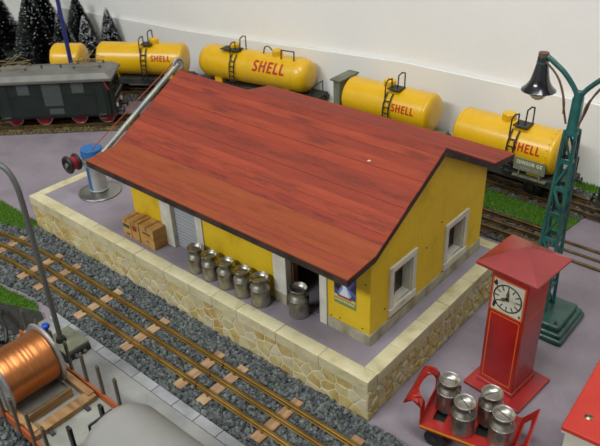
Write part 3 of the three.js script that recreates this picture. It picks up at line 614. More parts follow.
// ---------------------------------------------------------------- tank wagons
function tanker(name, label, [x, z], ang, L, o = {}) {
  const t = thing(name, label, 'tank wagon', [x, 0.62, z], ang, 'yellow tank wagons along the wall');
  const r = o.r || 2.2, ya = o.ya || 4.45, hl = L / 2, e = o.end || 0.55;
  const pts = [[0, -hl], [r * 0.55, -hl + 0.05], [r * 0.8, -hl + e * 0.25], [r * 0.94, -hl + e * 0.6], [r, -hl + e], [r, 0], [r, hl - e], [r * 0.94, hl - e * 0.6], [r * 0.8, hl - e * 0.25], [r * 0.55, hl - 0.05], [0, hl]];
  const tank = part('tank', lathe(pts, 48, { r: [0, 0, -Math.PI / 2], p: [0, ya, 0] }), M.tank, t);
  part('end_band', [-hl + e * 1.3, hl - e * 1.3].map(q => torus(r + 0.005, 0.035, q, ya, 0, [0, Math.PI / 2, 0], 40)), M.tank, tank);
  const fl = hl + (o.over ?? 0.9), fx0 = -fl - (o.overL || 0), fx1 = fl + (o.overR || 0);
  part('frame', [span(fx0, fx1, 1.75, 2.15, -1.75, 1.75, 0.05), span(fx0, fx1, 1.35, 1.85, 1.45, 1.75), span(fx0, fx1, 1.35, 1.85, -1.75, -1.45)], o.frame || M.chassis, t);
  part('saddle', [-0.62, 0.62].map(k => span(k * hl - 0.6, k * hl + 0.6, 2.1, 2.75, -1.4, 1.55, 0.05)), M.tank, t);
  const ax = o.axles || [-hl * 0.62, hl * 0.62];
  for (const a of ax) {
    for (const s of [-1, 1]) {
      const w = part('wheel', [cylZ(0.92, 0.3, a, 0.92, s * 1.3, 28), cylZ(1.02, 0.1, a, 0.92, s * 1.12, 28)], M.black, t);
      part('hub', cylZ(0.22, 0.46, a, 0.92, s * 1.35, 12), M.darkmetal, w);
    }
    part('axle_guard', [1.62, -1.62].map(q => merge([box(0.6, 0.55, 0.22, a, 0.95, q), box(0.16, 0.9, 0.12, a - 0.55, 1.25, q, [0, 0, -0.6]), box(0.16, 0.9, 0.12, a + 0.55, 1.25, q, [0, 0, 0.6]), box(1.9, 0.12, 0.14, a, 1.38, q)])), M.darkmetal, t);
    part('axle', cylZ(0.1, 2.8, a, 0.92, 0, 8), M.darkmetal, t);
  }
  for (const s of [fx0, fx1]) {
    const k = Math.sign(s);
    for (const q of [-1.05, 1.05]) part('buffer', [cylX(0.16, 0.36, s + k * 0.18, 1.75, q, 12), cylX(0.36, 0.1, s + k * 0.38, 1.75, q, 18)], M.black, t);
    part('coupler', [box(0.3, 0.18, 0.3, s + k * 0.15, 1.4, 0), torus(0.2, 0.07, s + k * 0.3, 1.4, 0, [Math.PI / 2, 0, 0], 14)], M.steel, t);
  }
  for (const d of o.domes || []) part('dome', [cyl(0.72, 0.7, 0.75, d, ya + r + 0.15, 0, [0, 0, 0], 24), tf(new THREE.SphereGeometry(0.7, 20, 8, 0, 6.3, 0, 1.57), { p: [d, ya + r + 0.5, 0], s: [1, 0.4, 1] })], M.tank, t);
  for (const l of o.ladders || []) {
    const lx = l.x, c = a => [r * 1.06 * Math.sin(a), ya + r * 1.06 * Math.cos(a)];
    const railPts = off => { const out = [[lx + off, 2.0, r * 1.12]]; for (const a of [1.5, 1.2, 0.9, 0.62]) { const [q, y] = c(a); out.push([lx + off, y, q + 0.12]); } return out; };
    const ld = part('ladder', [bent(railPts(-0.36), 0.08, 6), bent(railPts(0.36), 0.08, 6)], M.black, t);
    const rp = railPts(0), ys = [2.35, 3.0, 3.65, 4.3, 4.95, 5.6];
    for (const y of ys) { let q = rp[0][2]; for (let i = 0; i < rp.length - 1; i++) if (y >= rp[i][1] && y <= rp[i + 1][1]) q = rp[i][2] + (rp[i + 1][2] - rp[i][2]) * (y - rp[i][1]) / (rp[i + 1][1] - rp[i][1]); if (y < rp[rp.length - 1][1]) part('rung', rod([lx - 0.36, y, q], [lx + 0.36, y, q], 0.075, 6), M.black, ld); }
    const [q0, y0] = c(0.62);
    part('walkway', rbox(l.w || 1.5, 0.12, 1.6, lx + (l.wx || 0.3), ya + r + 0.12, 0.75, 0.04), M.chassis, t);
    part('handrail', [bent([[lx - 0.5, y0 - 1.6, q0 + 0.55], [lx - 0.5, y0 + 1.1, q0 + 0.3], [lx - 0.38, y0 + 1.45, q0], [lx - 0.1, y0 + 1.5, q0 - 0.3], [lx - 0.1, y0 + 0.3, q0 - 0.3]], 0.075, 6),
      bent([[lx + 0.55, ya + r, 0.9], [lx + 0.55, ya + r + 1.6, 0.75], [lx + 0.7, ya + r + 1.85, 0.3], [lx + 0.9, ya + r + 1.75, 0.0], [lx + 0.9, ya + r, 0.0]], 0.075, 6)], M.black, t);
  }
  if (o.text) {
    let g = textGeo('SHELL', o.text.size, 0.035, o.text.stretch || 1, o.text.slant || 0); g = subdiv(g, 0.25, 4);
    const p = g.attributes.position;
    for (let i = 0; i < p.count; i++) { const a = o.text.a - p.getY(i) / r, R2 = r + 0.012 + p.getZ(i); p.setXYZ(i, p.getX(i) + o.text.x, ya + R2 * Math.cos(a), R2 * Math.sin(a)); }
    g.computeVertexNormals();
    part('lettering', g, o.text.m || M.letter, t, { label: 'red lettering on the tank side' });
  }
  return t;
}
const T5 = tanker('tank_wagon', 'yellow tank wagon farthest right, beside the lamp post, with grey-green number plate', [-7.95, -35.1], -0.02, 11.2, { ladders: [{ x: 1.25 }], domes: [-0.3], text: { size: 0.85, a: 1.3, x: 2.75, stretch: 0.85 }, overR: 0.5, axles: [-3.2, 3.6] });
{
  const cv = document.createElement('canvas'); cv.width = 192; cv.height = 72; const x = cv.getContext('2d');
  x.fillStyle = '#6f735f'; x.fillRect(0, 0, 192, 72); x.fillStyle = '#d6d3b4'; x.font = 'bold 30px sans-serif'; x.textAlign = 'center'; x.fillText('IDNSUR GE', 96, 33);
  x.font = '14px sans-serif'; x.fillStyle = '#a5a68c'; x.fillText('12 450 kg  17.2 m', 96, 58);
  const tx = new THREE.CanvasTexture(cv); tx.colorSpace = THREE.SRGBColorSpace;
  part('number_plate', tf(new THREE.BoxGeometry(3.2, 1.25, 0.08), { p: [3.4, 3.4, 2.28] }), mat({ map: tx, roughness: 0.6 }), T5, { keepUV: true, label: 'grey-green plate with pale lettering' });
  part('plate_bracket', [box(0.12, 1.0, 0.7, 2.4, 2.5, 1.95), box(0.12, 1.0, 0.7, 4.5, 2.5, 1.95), box(3.4, 0.15, 0.7, 3.45, 2.05, 1.95)], M.greygreen, T5);
  part('rivet_ring', Array.from({ length: 22 }, (_, i) => { const a = i / 22 * 6.283; return tf(new THREE.SphereGeometry(0.09, 6, 5), { p: [4.75, 4.45 + 2.21 * Math.cos(a), 2.21 * Math.sin(a)] }); }), M.tank, T5);
  part('end_railing', [bent([[6.6, 2.1, -1.5], [6.6, 3.9, -1.5], [6.6, 3.9, 0.2], [6.6, 2.1, 0.2]], 0.07, 6), bent([[6.6, 3.1, -1.5], [6.6, 3.1, 0.2]], 0.06, 6)], M.black, T5);
}
const T4 = tanker('tank_wagon', 'yellow tank wagon with grey brake cabin behind the shed ridge', [-23.0, -36.2], 0.03, 11.6, { ladders: [{ x: 0.8 }], domes: [-0.2], text: { size: 0.85, a: 1.3, x: 2.75, stretch: 0.85 }, frame: M.greygreen });
part('brake_cabin', [rbox(0.9, 4.3, 3.6, -6.4, 4.25, 0, 0.06), rbox(1.5, 0.25, 3.9, -6.5, 6.45, 0, 0.08)], M.greygreen, T4);
const T3 = tanker('tank_wagon', 'longest yellow tank wagon with large red slanted lettering', [-44.6, -36.5], 0.165, 17.2, { ladders: [{ x: -2.3, wx: -0.9, w: 2.8 }], domes: [-3.2, 3.5], text: { size: 1.45, a: 1.08, x: 3.3, stretch: 0.85, slant: 0.12 }, end: 1.5, over: 0.5, overR: 0.8, axles: [-6.5, -4.4, 4.4, 6.5] });
part('hatch_rail', [bent([[4.6, 6.3, 0.9], [4.6, 7.6, 0.8], [6.5, 7.6, 0.8], [6.5, 6.2, 0.9]], 0.08, 6), tube([[1.5, 6.4, 0.3], [1.7, 7.4, 0.2], [2.3, 7.6, 0.2], [2.8, 7.2, 0.2]], 0.08, 6)], M.black, T3);
part('end_railing', [bent([[9.3, 2.1, 1.4], [9.3, 3.6, 1.4], [9.3, 3.6, -1.4], [9.3, 2.1, -1.4]], 0.07, 6), rod([8.4, 2.1, 1.4], [9.3, 3.4, 1.4], 0.06, 6)], M.black, T3);
tanker('tank_wagon', 'yellow tank wagon behind the green locomotive with small red lettering', [-60.4, -30.2], 0.54, 12.8, { ladders: [{ x: 0.9 }], domes: [1.9], text: { size: 0.8, a: 1.25, x: 3.3, stretch: 0.9 }, over: 0.3 });
tanker('tank_wagon', 'short yellow tank wagon before the snowy trees, crossed by the blue pole', [-68.9, -23.9], 0.6, 4.6, { domes: [], axles: [-1.4, 1.4], over: 0.05, ladders: [] });

{
  const t = thing('low_wagon', 'black low-sided wagon cut off by the right picture edge', 'wagon', [7.6, 0.62, -34.6], -0.015);
  part('frame', [span(-5.6, 5.6, 1.5, 1.9, -1.75, 1.75, 0.05), span(-5.6, 5.6, 1.1, 1.6, 1.45, 1.7), span(-5.6, 5.6, 1.1, 1.6, -1.7, -1.45)], M.chassis, t);
  part('side_board', [span(-5.4, 5.4, 1.85, 2.9, 1.6, 1.75), span(-5.4, 5.4, 1.85, 2.9, -1.75, -1.6)], M.black, t);
  part('end_board', [span(-5.5, -5.35, 1.85, 2.6, -1.7, 1.7), span(5.35, 5.5, 1.85, 2.6, -1.7, 1.7)], M.black, t);
  for (const a of [-3.4, 3.4]) for (const q of [-1.3, 1.3]) part('wheel', [cylZ(0.85, 0.3, a, 0.85, q, 24)], M.black, t);
  for (const k of [-1, 1]) {
    for (const q of [-1.05, 1.05]) part('buffer', [cylX(0.18, 0.5, k * 5.8, 1.7, q, 12), cylX(0.42, 0.14, k * 6.1, 1.7, q, 18)], M.black, t);
    part('coupler', [box(0.5, 0.18, 0.3, k * 5.8, 1.35, 0), torus(0.22, 0.08, k * 6.1, 1.35, 0, [Math.PI / 2, 0, 0], 14)], M.steel, t);
  }
}

// ---------------------------------------------------------------- locomotive
{
  const A = 42 * Math.PI / 180;
  const t = thing('electric_locomotive', 'dark green electric locomotive with silver-grey roof and red wheels', 'locomotive', [-60.45, 0.62, -16.4], A);
  const body = part('body', [span(-7.0, 7.0, 1.35, 6.0, -2.4, 2.4, 0.12), rbox(0.8, 4.2, 4.2, 7.15, 3.5, 0, 0.25), rbox(0.8, 4.2, 4.2, -7.15, 3.5, 0, 0.25)], M.locoGreen, t);
  // roof with bevelled ends
  const rp = [[-2.75, 5.95], [2.75, 5.95], [2.75, 6.2], [2.2, 6.75], [1.2, 7.05], [-1.2, 7.05], [-2.2, 6.75], [-2.75, 6.2]];
  const rg = extr(rp, 15.4); tf(rg, { r: [0, Math.PI / 2, 0], p: [-7.7, 0, 0] });
  const pp = rg.attributes.position;
  for (let i = 0; i < pp.count; i++) { const h = pp.getY(i) - 6.2; if (h > 0) pp.setX(i, pp.getX(i) - Math.sign(pp.getX(i)) * h * 1.3); }
  rg.computeVertexNormals();
  const roof = part('roof', rg, M.locoRoof, t);
  part('gutter', [span(-7.75, 7.75, 5.88, 6.12, 2.68, 2.82), span(-7.75, 7.75, 5.88, 6.12, -2.82, -2.68)], M.steel, roof);
  for (const s of [-1, 1]) {
    const z = s * 2.42;
    for (const [a, b] of [[2.65, 4.1], [-4.1, -2.65]]) { const w = part('window', box(b - a + 0.16, 1.55, 0.06, (a + b) / 2, 5.1, z), M.darkmetal, t); part('pane', box(b - a, 1.38, 0.08, (a + b) / 2, 5.1, z), M.locoGrey, w); }
    const gr = part('grille', box(2.3, 3.0, 0.05, 0.1, 4.3, z), M.locoGrey, t);
    for (let i = 0; i < 12; i++) part('louvre', box(2.1, 0.13, 0.08, 0.1, 2.98 + i * 0.24, z + s * 0.03), M.locoGrey, gr);
    part('vent', box(1.8, 0.7, 0.07, 0.25, 2.1, z), M.locoGrey, t);
    for (const k of [-1, 1]) {
      const d = part('door', box(1.1, 4.1, 0.08, k * 6.0, 3.6, z), M.locoGreen, t);
      part('handrail', [rod([k * 6.0 - 0.65, 2.0, z + s * 0.14], [k * 6.0 - 0.65, 4.6, z + s * 0.14], 0.045, 6), rod([k * 6.0 + 0.65, 2.0, z + s * 0.14], [k * 6.0 + 0.65, 4.6, z + s * 0.14], 0.03, 6)], M.darkmetal, d);
      part('step', [1.1, 1.55].map(y => box(0.9, 0.08, 0.4, k * 6.0, y, z + s * 0.15)), M.steel, d);
    }
    part('belt_line', box(13.9, 0.05, 0.04, 0, 4.05, z), M.locoGreen, t);
  }
  for (const k of [-1, 1]) {
    for (const q of [-1.3, 0, 1.3]) { part('end_window', box(0.06, 1.3, 1.0, k * 7.57, 4.8, q), M.glass, t); }
    part('end_rail', [rod([k * 7.7, 3.7, -2], [k * 7.7, 3.7, 2], 0.06, 6), rod([k * 7.6, 2.6, -1.8], [k * 7.6, 2.6, 1.8], 0.06, 6)], M.steel, t);
    for (const q of [-1.2, 1.2]) { part('buffer', [cylX(0.2, 0.8, k * 7.9, 1.5, q, 12), cylX(0.45, 0.12, k * 8.3, 1.5, q, 20)], M.darkmetal, t); part('headlamp', cylX(0.28, 0.2, k * 7.6, 2.2, q, 16), M.cream, t); }
    part('buffer_beam', box(0.35, 0.8, 4.6, k * 7.4, 1.5, 0), M.black, t);
  }
  part('marker', [rod([6.75, 5.7, 2.5], [7.2, 4.7, 2.5], 0.07, 6)], M.letter, t);
  for (const x of [-5.6, -1.9, 2.6, 6.1]) for (const s of [-1, 1]) {
    const w = part('wheel', [cylZ(0.98, 0.28, x, 0.96, s * 1.35, 28)], M.wheelRed, t);
    part('tyre', torus(0.98, 0.09, x, 0.96, s * 1.42, [0, 0, 0]), M.steel, w);
    part('spoke', Array.from({ length: 6 }, (_, i) => box(1.7, 0.12, 0.1, x, 0.96, s * 1.5, [0, 0, i * Math.PI / 6])), M.wheelRed, w);
  }
  part('underframe', [span(-6.8, 6.8, 0.9, 1.4, -1.1, 1.1), span(-6.6, 6.6, 1.15, 1.45, -2.2, 2.2)], M.black, t);
  for (const k of [-1, 1]) {
    const c = k * 4.6, y = 7.05;
    const pg = part('pantograph', [rod([c - 1.6, y + 0.3, 1.0], [c + 1.6, y + 0.3, 1.0], 0.04, 6), rod([c - 1.6, y + 0.3, -1.0], [c + 1.6, y + 0.3, -1.0], 0.04, 6), rod([c - 1.6, y + 0.3, -1], [c - 1.6, y + 0.3, 1], 0.04, 6), rod([c + 1.6, y + 0.3, -1], [c + 1.6, y + 0.3, 1], 0.04, 6)], M.gold, t);
    part('arm', [1, -1].flatMap(q => [rod([c - 1.4, y + 0.35, q * 0.9], [c + 1.9, y + 0.8, q * 0.5], 0.035, 6), rod([c + 1.4, y + 0.35, q * 0.9], [c - 1.9, y + 0.8, q * 0.5], 0.035, 6), rod([c + 1.9, y + 0.8, q * 0.5], [c - 0.2, y + 1.1, q * 1.5], 0.035, 6), rod([c - 1.9, y + 0.8, q * 0.5], [c + 0.2, y + 1.1, q * 1.5], 0.035, 6)]), M.gold, pg);
    part('contact_strip', [rod([c - 0.2, y + 1.15, -2.2], [c - 0.2, y + 1.15, 2.2], 0.05, 6), rod([c + 0.25, y + 1.15, -2.2], [c + 0.25, y + 1.15, 2.2], 0.05, 6)], M.gold, pg);
    for (const [a, b] of [[-1.6, 1], [1.6, 1], [-1.6, -1], [1.6, -1]]) part('insulator', cyl(0.18, 0.13, 0.34, c + a, y + 0.1, b, [0, 0, 0], 10), M.stakeBrown, pg);
  }
  part('roof_line', [rod([-3, 7.4, 0.3], [3, 7.4, 0.3], 0.05, 6), cyl(0.15, 0.12, 0.5, -1.2, 7.2, 0.3), cyl(0.15, 0.12, 0.5, 1.2, 7.2, 0.3)], M.stakeBrown, t);
}

// ---------------------------------------------------------------- clock tower
{
  const t = thing('clock_kiosk', 'red tin platform clock tower with pyramid roof and white dial', 'clock', [5.18, 0, -9.05], -0.09);
  part('base_plate', [rbox(4.25, 0.26, 4.2, 0.2, 0.13, 0.1, 0.08)], M.red, t);
  part('body', [rbox(2.55, 9.75, 2.75, 0, 5.1, 0, 0.07)], M.red, t);
  part('plinth', rbox(2.75, 0.3, 2.95, 0, 0.4, 0, 0.06), M.red, t);
  const roof = new THREE.BufferGeometry(), h = 2.1, y0 = 9.9, y1 = 10.12, y2 = 11.1;
  const c4 = (s, y) => [[-s, y, -s], [s, y, -s], [s, y, s], [-s, y, s]];
  const pos = [], T = (a, b, c) => pos.push(...a, ...b, ...c), q = (a, b, c, d) => { T(a, b, c); T(a, c, d); };
  const b0 = c4(h - 0.04, y0), b1 = c4(h, y1);
  for (let i = 0; i < 4; i++) { const j = (i + 1) % 4; q(b0[j], b0[i], b1[i], b1[j]); T(b1[j], b1[i], [0, y2, 0]); }
  q(b0[0], b0[1], b0[2], b0[3]);
  roof.setAttribute('position', new THREE.Float32BufferAttribute(pos, 3)); roof.computeVertexNormals();
  part('roof', roof, M.redRoof, t, { label: 'dull red pyramid roof' });
  const fz = 1.375;
  // outline lines on front and right faces
  const frame = (x0, x1, ya, yb) => [box(x1 - x0, 0.07, 0.03, (x0 + x1) / 2, ya, fz), box(x1 - x0, 0.07, 0.03, (x0 + x1) / 2, yb, fz), box(0.07, yb - ya, 0.03, x0, (ya + yb) / 2, fz), box(0.07, yb - ya, 0.03, x1, (ya + yb) / 2, fz)];
  part('panel_line', [...frame(-1.02, 1.02, 0.9, 6.35), ...frame(-1.12, 1.12, 6.6, 9.1)], M.orangeLine, t);
  const sx = 1.275;
  part('panel_line', [box(0.03, 0.07, 2.4, sx, 6.5, 0), box(0.03, 5.6, 0.06, sx, 3.6, 1.1)], M.orangeLine, t);
  const dial = part('dial', rbox(2.12, 2.36, 0.06, 0, 7.85, fz, 0.02), M.dial, t, { label: 'worn white clock dial with black ring' });
  part('dial_ring', tf(new THREE.TorusGeometry(0.96, 0.05, 6, 48), { p: [0, 7.85, fz + 0.04], s: [1, 1, 0.5] }), M.black, dial);
  for (let i = 0; i < 12; i++) { const a = i * Math.PI / 6; part('hour_mark', box(0.065, 0.3, 0.03, 0.74 * Math.sin(a), 7.85 + 0.74 * Math.cos(a), fz + 0.04, [0, 0, -a]), M.black, dial); }
  part('minute_hand', extr([[-0.07, -0.15], [0.07, -0.15], [0.1, 0.35], [0, 0.78], [-0.1, 0.35]], 0.03).translate(0, 7.85, fz + 0.05), M.wire, dial);
  part('hour_hand', tf(extr([[-0.08, -0.12], [0.08, -0.12], [0.13, 0.35], [0, 0.62], [-0.13, 0.35]], 0.03), { p: [0, 7.85, fz + 0.06], r: [0, 0, Math.PI * 2 / 3] }), M.wire, dial);
  part('hand_pin', cylZ(0.12, 0.1, 0, 7.85, fz + 0.09, 16), M.darkmetal, dial);
  const chip = (x, y, a, b, s) => { const p = []; for (let i = 0; i < 8; i++) { const k = i / 8 * 6.283; p.push([x + a * (0.75 + 0.35 * Math.sin(i * s)) * Math.cos(k), y + b * (0.75 + 0.35 * Math.cos(i * s * 1.7)) * Math.sin(k)]); } return extr(p, 0.012).translate(0, 7.85, fz + 0.03); };
  part('paint_chip', [chip(-0.9, 0.85, 0.16, 0.3, 2.1), chip(-0.88, -0.75, 0.17, 0.32, 1.3), chip(0.93, -0.95, 0.1, 0.2, 2.7)], M.black, dial, { label: 'dark chipped patch of the dial' });
}

// ---------------------------------------------------------------- luggage cart
{
  const A = 0.2;
  const t = thing('luggage_cart', 'red tin luggage cart with curled end handles carrying four milk cans', 'cart', [3.45, 0, -0.72], A);
  const L = 5.45, W = 3.4, y = 1.55;         // local: x along the deck, -z away from the camera
  const holes = [[0.55, 1.3], [1.85, 2.6], [3.2, 3.95], [4.4, 5.0]].map(([a, b]) => rect(a, b, 0.8, W - 0.8));
  part('deck', tf(extr(rect(0, L, 0, W), 0.1, holes), { r: [-Math.PI / 2, 0, 0], p: [0, y - 0.1, 0] }), M.red, t);
  part('deck_edge', [span(0, L, y - 0.28, y - 0.02, -0.02, 0.04), span(0, L, y - 0.28, y - 0.02, -W - 0.04, -W + 0.02)], M.red, t);
  part('edge_line', [span(0, L, y - 0.14, y - 0.02, 0.03, 0.06)], M.yellowLine, t, { label: 'yellow line along the deck edge' });
  part('under_tray', span(0.2, L - 0.2, y - 0.5, y - 0.3, -W + 0.25, -0.25), M.black, t);
  // end sheets with an arched opening, bent outwards at the top
  function endSheet(k) {
    const shape = new THREE.Shape([[0, 0], [W, 0], [W, 3.0], [W - 0.25, 3.35], [W - 0.7, 3.1], [W / 2, 2.9], [0.7, 3.1], [0.25, 3.35], [0, 3.0]].map(a => new THREE.Vector2(...a)));
    const hole = new THREE.Path(); hole.moveTo(0.62, 0.75); hole.lineTo(W - 0.62, 0.75); hole.lineTo(W - 0.62, 1.75); hole.quadraticCurveTo(W - 0.62, 2.25, W / 2, 2.3); hole.quadraticCurveTo(0.62, 2.25, 0.62, 1.75);
    shape.holes.push(hole);
    let g = new THREE.ExtrudeGeometry(shape, { depth: 0.08, bevelEnabled: false, curveSegments: 8 });
    g = subdiv(g, 0.35, 4);
    const p = g.attributes.position, R = 0.55, y1 = 1.35;
    for (let i = 0; i < p.count; i++) {
      const w = p.getX(i), s = Math.min(p.getY(i), k > 0 ? 2.85 : 3.0), d = p.getZ(i) - 0.04;
      let px, py;
      if (k > 0) { px = d - 0.32 * s; py = 0.05 + s * 0.45; } else if (s < y1) { px = d; py = s; } else { const a = Math.min((s - y1) / R, 2.6), ex = Math.max(0, (s - y1) - 2.6 * R); px = -R + (R + d) * Math.cos(a) - ex * Math.sin(a) * 1; py = y1 + (R + d) * Math.sin(a) + ex * Math.cos(a); }
      p.setXYZ(i, k > 0 ? L - px : px, y - 0.1 + py, -w);
    }
    g.computeVertexNormals();
    part('end_handle', g, M.red, t, { label: 'curled red sheet handle with arched opening' });
  }
  endSheet(-1); endSheet(1);
  for (const x of [0.95, L - 0.95]) {
    for (const z of [-0.2, -W + 0.2]) { const w = part('wheel', [cylZ(0.66, 0.28, x, 0.66, z, 24)], M.black, t); part('hub', cylZ(0.2, 0.4, x, 0.66, z, 12), M.darkmetal, w); }
    part('axle', cylZ(0.09, W - 0.2, x, 0.66, -W / 2, 8), M.darkmetal, t);
    part('axle_bracket', [box(0.3, 0.75, 0.1, x, 1.0, -0.55), box(0.3, 0.75, 0.1, x, 1.0, -W + 0.55)], M.black, t);
  }
  const cs = [[4.0, -3.1, 0.2, 'milk can at the back left of the red cart, beside the curled handle'], [5.65, -2.0, -0.6, 'milk can at the front left of the red cart'], [6.55, -3.7, 0.9, 'milk can at the back right of the red cart, before the clock'], [7.85, -2.6, -0.4, 'milk can at the front right of the red cart']];
  for (const [x, z, a, l] of cs) { const c = copyOf(canA, [x, y, z], a, l); c.scale.setScalar(1.0); }
}

// ---------------------------------------------------------------- lamp post
{
  const t = thing('lattice_lamp_post', 'teal lattice lamp post with stepped base and two curved arms', 'lamp', [4.05, 0, -16.9]);
  const step = (s, y0, y1, b) => rbox(s, y1 - y0, s, 0.45, (y0 + y1) / 2, 0.1, b);
  part('base', [step(4.7, 0, 0.5, 0.24), step(4.3, 0.4, 0.85, 0.2), step(3.7, 0.8, 1.3, 0.2), cyl(1.1, 0.8, 0.5, 0, 1.5, 0, [0, Math.PI / 4, 0], 4)], M.tealBase, t);
  part('screw', [cyl(0.12, 0.12, 0.1, 1.85, 1.32, 1.5), cyl(0.12, 0.12, 0.1, -1, 1.32, 1.5)], M.black, t);
  const yb = 1.3, yt = 15.6, w = y => 0.72 - 0.36 * (y - yb) / (yt - yb);
  for (const [a, b] of [[1, 1], [1, -1], [-1, 1], [-1, -1]]) part('post', rod([a * w(yb), yb, b * w(yb)], [a * w(yt), yt, b * w(yt)], 0.13, 6), M.teal, t);
  const N = 7;
  for (let i = 0; i < N; i++) {
    const y0 = yb + (yt - yb) * i / N, y1 = yb + (yt - yb) * (i + 1) / N, a = w(y0), b = w(y1);
    for (const s of [1, -1]) {
      const f = i % 2 ? 1 : -1;
      part('brace', rod([-a * f, y0, s * a], [b * f, y1, s * b], 0.085, 6), M.teal, t);
      part('brace', rod([s * a, y0, a * f], [s * b, y1, -b * f], 0.085, 6), M.teal, t);
    }
    part('tie_plate', [box(2 * b + 0.2, 0.32, 0.08, 0, y1, b), box(2 * b + 0.2, 0.32, 0.08, 0, y1, -b), box(0.08, 0.32, 2 * b + 0.2, b, y1, 0), box(0.08, 0.32, 2 * b + 0.2, -b, y1, 0)], M.teal, t);
  }
  part('head_tube', [cyl(0.46, 0.4, 2.6, 0, 16.7, 0, [0, Math.PI / 4, 0], 4), cyl(0.34, 0.28, 0.6, 0, 18.1, 0)], M.teal, t);
  for (const k of [-1, 1]) {
    const arm = part('arm', tube([[0, 17.8, 0], [k * 0.35, 18.5, 0], [k * 1.1, 19.35, 0], [k * 1.8, 19.85, 0], [k * 2.35, 20.2, 0], [k * 2.65, 20.25, 0]], 0.17, 10, false, 30), M.teal, t);
    part('wire', [tube([[k * 2.4, 19.95, 0.2], [k * 1.7, 19.4, 0.25], [k * 1.25, 18.85, 0.3], [k * 0.9, 18.1, 0.35], [k * 0.7, 17.2, 0.35], [k * 0.4, 16.2, 0.36]], 0.07, 6, false, 30), tube([[k * 1.3, 18.9, 0.22], [k * 0.75, 17.8, 0.45], [k * 0.62, 16.9, 0.5]], 0.07, 6)], M.wire, arm);
    const sh = part('shade', lathe([[0, 0.1], [0.32, 0.1], [0.36, 0], [0.37, -0.35], [0.44, -0.7], [0.54, -1.2], [0.66, -1.62], [0.86, -1.95], [1.12, -2.18], [1.14, -2.24], [1.06, -2.22], [0.8, -1.98], [0.58, -1.62], [0.46, -1.2], [0.3, -0.55]], 32, { p: [k * 2.68, 20.15, 0] }), M.lampBlack, t, { label: 'black bell-shaped lamp shade' });
    part('band', cyl(0.385, 0.375, 0.22, k * 2.68, 19.75, 0), M.teal, sh);
    part('collar', cyl(0.34, 0.34, 0.5, k * 2.68, 20.2, 0), M.wire, sh);
    part('bulb', tf(new THREE.SphereGeometry(0.58, 20, 14), { p: [k * 2.68, 17.82, 0] }), M.bulb, sh);
  }
}

// ---------------------------------------------------------------- red topped box, lower right
{
  const t = thing('red_topped_box', 'bright red flat box lid with white sides and a brass screw', 'box', [10.62, 0, -4.55], 0.05);
  part('lid', rbox(9, 0.35, 15, 4.5, 3.0, -7.4, 0.08), M.boxRed, t);
  part('body', rbox(8.6, 2.84, 14.6, 4.55, 1.42, -7.4, 0.05), M.cream, t);
  part('ledge', rbox(8.9, 0.22, 14.9, 4.5, 2.74, -7.4, 0.04), M.cream, t);
  const sc = part('screw', lathe([[0, 0.1], [0.14, 0.09], [0.24, 0.02], [0.25, 0]], 20, { p: [1.05, 3.17, -1.5] }), M.gold, t);
  part('slot', box(0.4, 0.03, 0.06, 1.05, 3.27, -1.5, [0, 0.5, 0]), M.black, sc);
}

// ---------------------------------------------------------------- concrete slab with edge tiles
{
  const t = thing('concrete_slab', 'grey concrete platform slab with a row of edge tiles beside the front track', 'slab', [0, 0, 0], 0, null, 'structure');
  part('slab', span(-26, 24, 0, 0.38, 7.45, 10.4), M.slab, t);
  part('joint_bed', span(-26, 24, 0, 0.3, 6.62, 7.45), M.asphalt, t);
  let x = -25.95; let i = 0;
  while (x < 23) { const w = 2.15; part('edge_tile', rbox(w - 0.06, 0.36, 0.76, x + w / 2, 0.2, 7.02, 0.03), M.edgeTile[i++ % 3], t, { du: i * 1.7 }); x += w; }
}
// ---------------------------------------------------------------- foreground left
{
  const b = thing('switch_box', 'low grey-green switch box with black side at the foot of the bent post', 'switch box', [-21.4, 0.38, 8.4]);
  part('lid', rbox(2.7, 0.3, 2.0, -0.1, 0.66, 0, 0.06), M.greygreen, b);
  part('body', rbox(2.75, 0.55, 2.1, 0, 0.27, 0.05, 0.05), M.black, b);
  part('terminal', [[1.45, 0.3, -0.4], [1.45, 0.3, 0.3], [1.45, 0.3, 0.9]].map(([x, y, z]) => cylX(0.14, 0.16, x, y, z, 12)), M.steel, b);
}
{
  const t = thing('bent_post', 'grey metal post with bent top beside the front track', 'post', [-21.7, 1.19, 8.75]);
  const p = [[0, 0, 0], [0, 5, 0], [0, 9.5, 0], [-0.02, 12.2, 0], [-0.15, 13.2, 0.03], [-0.5, 13.95, 0.1], [-1.05, 14.35, 0.25], [-2.2, 14.5, 0.5], [-4.5, 14.5, 1.0]];
  part('tube', tube(p, 0.19, 12, false, 60), M.galvaDark, t);
  part('foot', [cyl(0.4, 0.32, 0.3, 0, 0.15, 0)], M.black, t);
}
{
  const t = thing('terminal_post', 'pair of short posts with bright blue knobs beside the copper coil', 'terminal', [-23.4, 0.38, 9.1]);
  for (const [x, z, h] of [[0.05, -0.2, 1.3], [-0.05, 0.65, 1.05]]) { part('stem', cyl(0.13, 0.13, h, x, h / 2, z), M.darkmetal, t); part('knob', tf(new THREE.SphereGeometry(0.32, 18, 12), { p: [x, h + 0.12, z], s: [1, 0.8, 1] }), mat({ color: 0x1746b8, roughness: 0.25 }), t, { label: 'bright blue plastic knob' }); }
  part('link', rod([0.05, 0.9, -0.2], [-0.05, 0.9, 0.65], 0.1), M.darkmetal, t);
}
solo('black_cable', 'black cable loop left of the copper coil', 'cable', tube([[-29.5, 0.5, 9.4], [-28, 1.2, 10.2], [-26.6, 1.3, 10.6], [-25.9, 1.0, 10.9], [-25.6, 0.5, 11.3], [-26.2, 0.25, 11.8]], 0.16, 8, false, 40), M.black);
